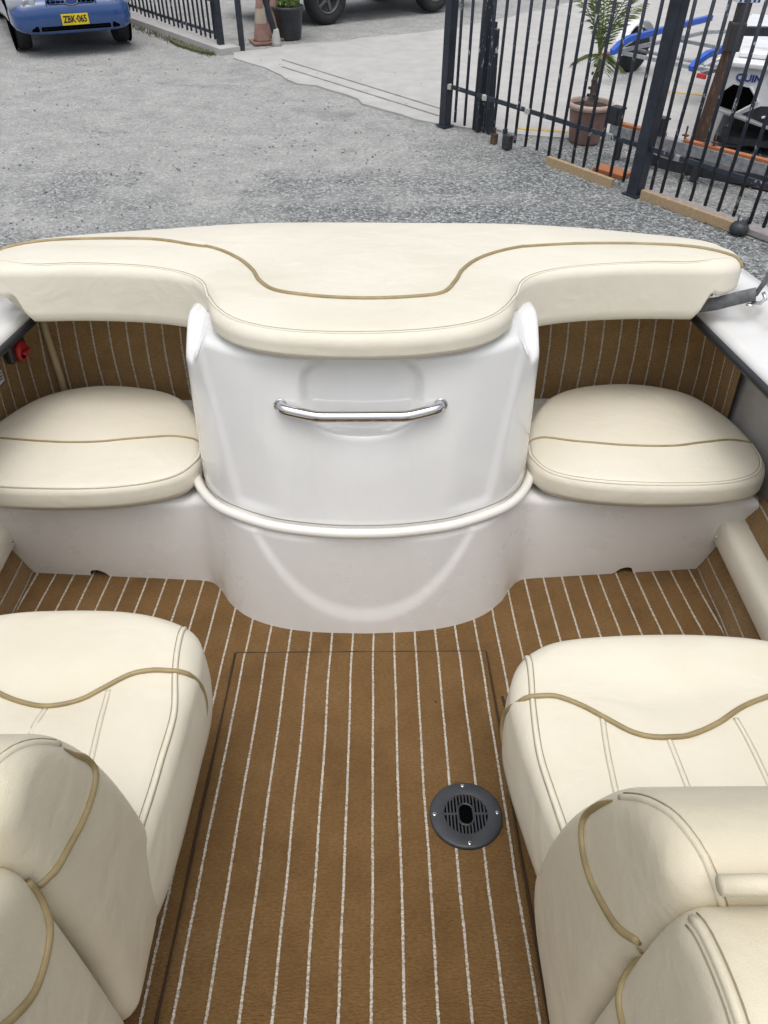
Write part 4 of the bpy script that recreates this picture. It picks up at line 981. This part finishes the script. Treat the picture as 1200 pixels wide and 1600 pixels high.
# cones and leaning post
def cone(loc, label, h=.7):
    r = root('traffic_cone', label, 'traffic cone', loc, .4, 'faded traffic cones by the gate')
    m = MB(); m.box((0,0,.018), (.36,.36,.036), bev=.01); m.build('base', ORANGE, r)
    m = MB(); m.lathe([(.145,.036), (.13,.06), (.028,h), (.02,h+.005)], 28); c = m.build('cone', ORANGE, r, True)
    m = MB(); m.lathe([(.098,.27), (.0985,.272), (.068,.46), (.0675,.462)], 28); m.f = m.f[:-2]; m.build('white_band', simple('grubby_band', (.5,.42,.33), .7), c, True)
cone((-2.04, 13.62, 0), 'faded orange traffic cone nearest the dark gate post'); cone((-1.86, 13.95, 0), 'faded orange traffic cone half hidden behind the leaning pole', .75)
lp = root('leaning_pole', 'dark pole with a pale concrete foot leaning in front of the cones', 'pole', (-1.79, 13.40, 0))
m = MB(); m.tube([(0,0,.10), (-.26,.02,1.15)], .045, n=10); m.build('shaft', NAVY, lp, True)
m = MB(); m.lathe([(.075,0), (.07,.05), (.05,.22), (.045,.23)], 16); m.build('foot', CONC, lp, True)

# leaf litter and weeds
def litter():
    V = []; F = []
    for k in range(420):
        if k < 170: t_ = rng.rand(); x = F0[0]+(F2[0]-F0[0])*t_+rng.normal(0, .10); y = F0[1]+(F2[1]-F0[1])*t_-.05+rng.normal(0, .14)
        else: y = rng.uniform(4.8, 12.5); x = rng.uniform(-.5, .5)*(y+1)
        z = .004+rng.rand()*.004; a = rng.rand()*6.28; L = rng.uniform(.006, .020); w_ = L*rng.uniform(.25, .5); c, s_ = math.cos(a), math.sin(a); i = len(V)
        V += [(x-c*L, y-s_*L, z), (x+s_*w_, y-c*w_, z+.004), (x+c*L, y+s_*L, z), (x-s_*w_, y+c*w_, z+.002)]; F.append((i, i+1, i+2, i+3))
    struct(mesh_obj('leaf_litter', V, F, simple('dry_leaf', (.16,.11,.06), .9, var=.5, vscale=3), None, False), 'stuff')
litter()
def weeds():
    V = []; F = []
    for k in range(900):
        t_ = rng.rand()**1.3; x0, y0 = -2.62-3.2*t_*.64, 12.82+3.2*t_*.77; x = x0+rng.normal(0, .05)-.06; y = y0+rng.normal(0, .05)-.10
        h = rng.uniform(.01, .05); a = rng.rand()*6.28; i = len(V)
        V += [(x-.004, y, -.01), (x+.004, y, -.01), (x+math.cos(a)*h*.5, y+math.sin(a)*h*.5, h)]; F.append((i, i+1, i+2))
    struct(mesh_obj('weeds', V, F, MOSS, None, False), 'stuff')
weeds()
# ---- white and blue boat trailer behind the fence
bt = root('boat_trailer', 'empty boat trailer with blue bunks and white mudguard behind the fence', 'trailer', (3.28, 10.72, 0), math.atan2(.66, .75))
# local x forward (away), y left
for s_ in (-1, 1):
    m = MB(); m.tube([(-.02, s_*.58, .40), (.12, s_*.58, .475), (.30, s_*.58, .52), (2.2, s_*.55, .58)], .048, n=4, up=(0,0,1)); m.build('bunk', BLUEP, bt)
    m = MB(); m.tube([(.05, s_*.70, .36), (2.4, s_*.70, .36), (3.9, s_*.06, .36)], .03, n=4, up=(0,0,1)); m.build('side_rail', GALV, bt)
    m = MB(); m.tube([(1.0+.37*math.cos(a), s_*.93, .28+.34*math.sin(a)) for a in np.linspace(-.1, PI+.1, 16)], .115, n=4, flat=.10, up=(0,0,1)); m.build('mudguard', WHITE, bt)
    wheel(bt, (1.0, s_*.93, .27), .27, .17, (0, s_, 0))
    m = MB(); m.tube([(1.0, s_*.93, .64), (.75, s_*.70, .50), (.2, s_*.62, .42)], .022, n=6); m.build('bracket', WHITE, bt, True)
    m = MB(); m.box((.02, s_*.72, .34), (.03, .12, .05), bev=.006); tl = m.build('tail_lamp', REDP, bt)
m = MB(); m.tube([(.25,-.7,.36), (.25,.7,.36)], .028, n=4, up=(0,0,1)); m.tube([(1.6,-.7,.36), (1.6,.7,.36)], .028, n=4, up=(0,0,1)); m.tube([(1.0,-.9,.27), (1.0,.9,.27)], .022, n=8); m.build('cross_member', GALV, bt)
# ---- white dinghy at the right edge
dg = root('dinghy', 'small white boat with blue and red lettering on its stern at the right edge', 'boat', (3.36, 8.55, 0), -.42)
def extr(name, poly, y0, y1, mat, parent, bev=0, taper=1.):
    n = len(poly); v = [(x, y0, z) for x, z in poly]+[(x*taper, y1, z) for x, z in poly]
    f = [tuple(range(n)), tuple(range(2*n-1, n-1, -1))]+[(i, i+n, (i+1) % n+n, (i+1) % n) for i in range(n)]
    o = mesh_obj(name, v, f, mat, parent, False); bm = bmesh.new(); bm.from_mesh(o.data); bmesh.ops.recalc_face_normals(bm, faces=bm.faces)
    if bev: bmesh.ops.bevel(bm, geom=list(bm.edges), offset=bev, segments=2, affect='EDGES')
    bm.to_mesh(o.data); bm.free(); return o
extr('hull', [(0,.80), (.0,.55), (.06,.36), (.75,.22), (1.44,.36), (1.5,.55), (1.5,.80)], 0, 3.2, WHITE, dg, .02)
m = MB(); m.box((.75,-.004,.80), (1.56,.07,.05), bev=.012); m.build('transom_cap', WHITE, dg, True)
extr('transom_panel', [(.07,.42), (.06,.55), (.14,.625), (.30,.61), (.40,.50), (.24,.385)], -.012, -.003, HOLE, dg)
m = MB(); m.tube([(.31,-.012,.615), (.42,-.012,.50), (.25,-.012,.375)], .012, n=6); m.tube([(.50,-.012,.36), (.75,-.012,.42), (1.0,-.012,.36)], .012, n=6); m.build('transom_rib', WHITE, dg)
extr('lower_panel', [(.30,.37), (.46,.46), (.75,.48), (1.04,.46), (1.2,.37), (.75,.25)], -.008, -.002, BLACK, dg)
TMx = Matrix.Translation((.31, -.006, .70)) @ Matrix.Rotation(PI/2, 4, 'X')
text_mesh('lettering', 'QUIN', .085, BLUEINK, dg, Matrix.Translation((.27, -.008, .69)) @ Matrix.Rotation(PI/2, 4, 'X'), .002, .003, 1.15)
m = MB(); m.box((.69,-.004,.69), (.46,.006,.075)); m.build('lettering_panel', REDINK, dg)
text_mesh('lettering', 'TREX', .075, WHITE, dg, Matrix.Translation((.69, -.010, .69)) @ Matrix.Rotation(PI/2, 4, 'X'), .002, .003, 1.5)
m = MB(); m.box((.75,1.5,.10), (1.3,2.9,.06)); 
for x in (.2, 1.3): m.box((x,1.2,.17), (.08,2.4,.14))
m.build('cradle', BLACK, dg)
m = MB(); m.box((.02,.3,.86), (.05,.6,.10), bev=.015); m.box((.75,.5,.83), (1.3,.35,.05), bev=.015); m.build('seat_locker', WHITE, dg, True)

# trailer parts under the foreground boat (boat frame -> world)
def bw(p): return BOAT_M @ Vector(p)
m = MB()
for s_ in (-1, 1): m.tube([bw((s_*.55, 2.3, -.36)), bw((s_*.55, -1.5, -.36)), bw((0, -3.6, -.45))], .04, n=4)
for y in (2.0, .8, -.8): m.tube([bw((-.75, y, -.38)), bw((.75, y, -.38))], .035, n=4)
m.build('frame', GALV, tr)
c0 = bw((0, 1.0, 0))
for s_ in (-1, 1): wheel(tr, (c0.x+s_*1.02, c0.y, .32), .32, .19, (s_, 0, 0))
m = MB(); m.tube([(c0.x-1.0, c0.y, .32), (c0.x+1.0, c0.y, .32)], .03, n=8); m.build('axle', GALV, tr)
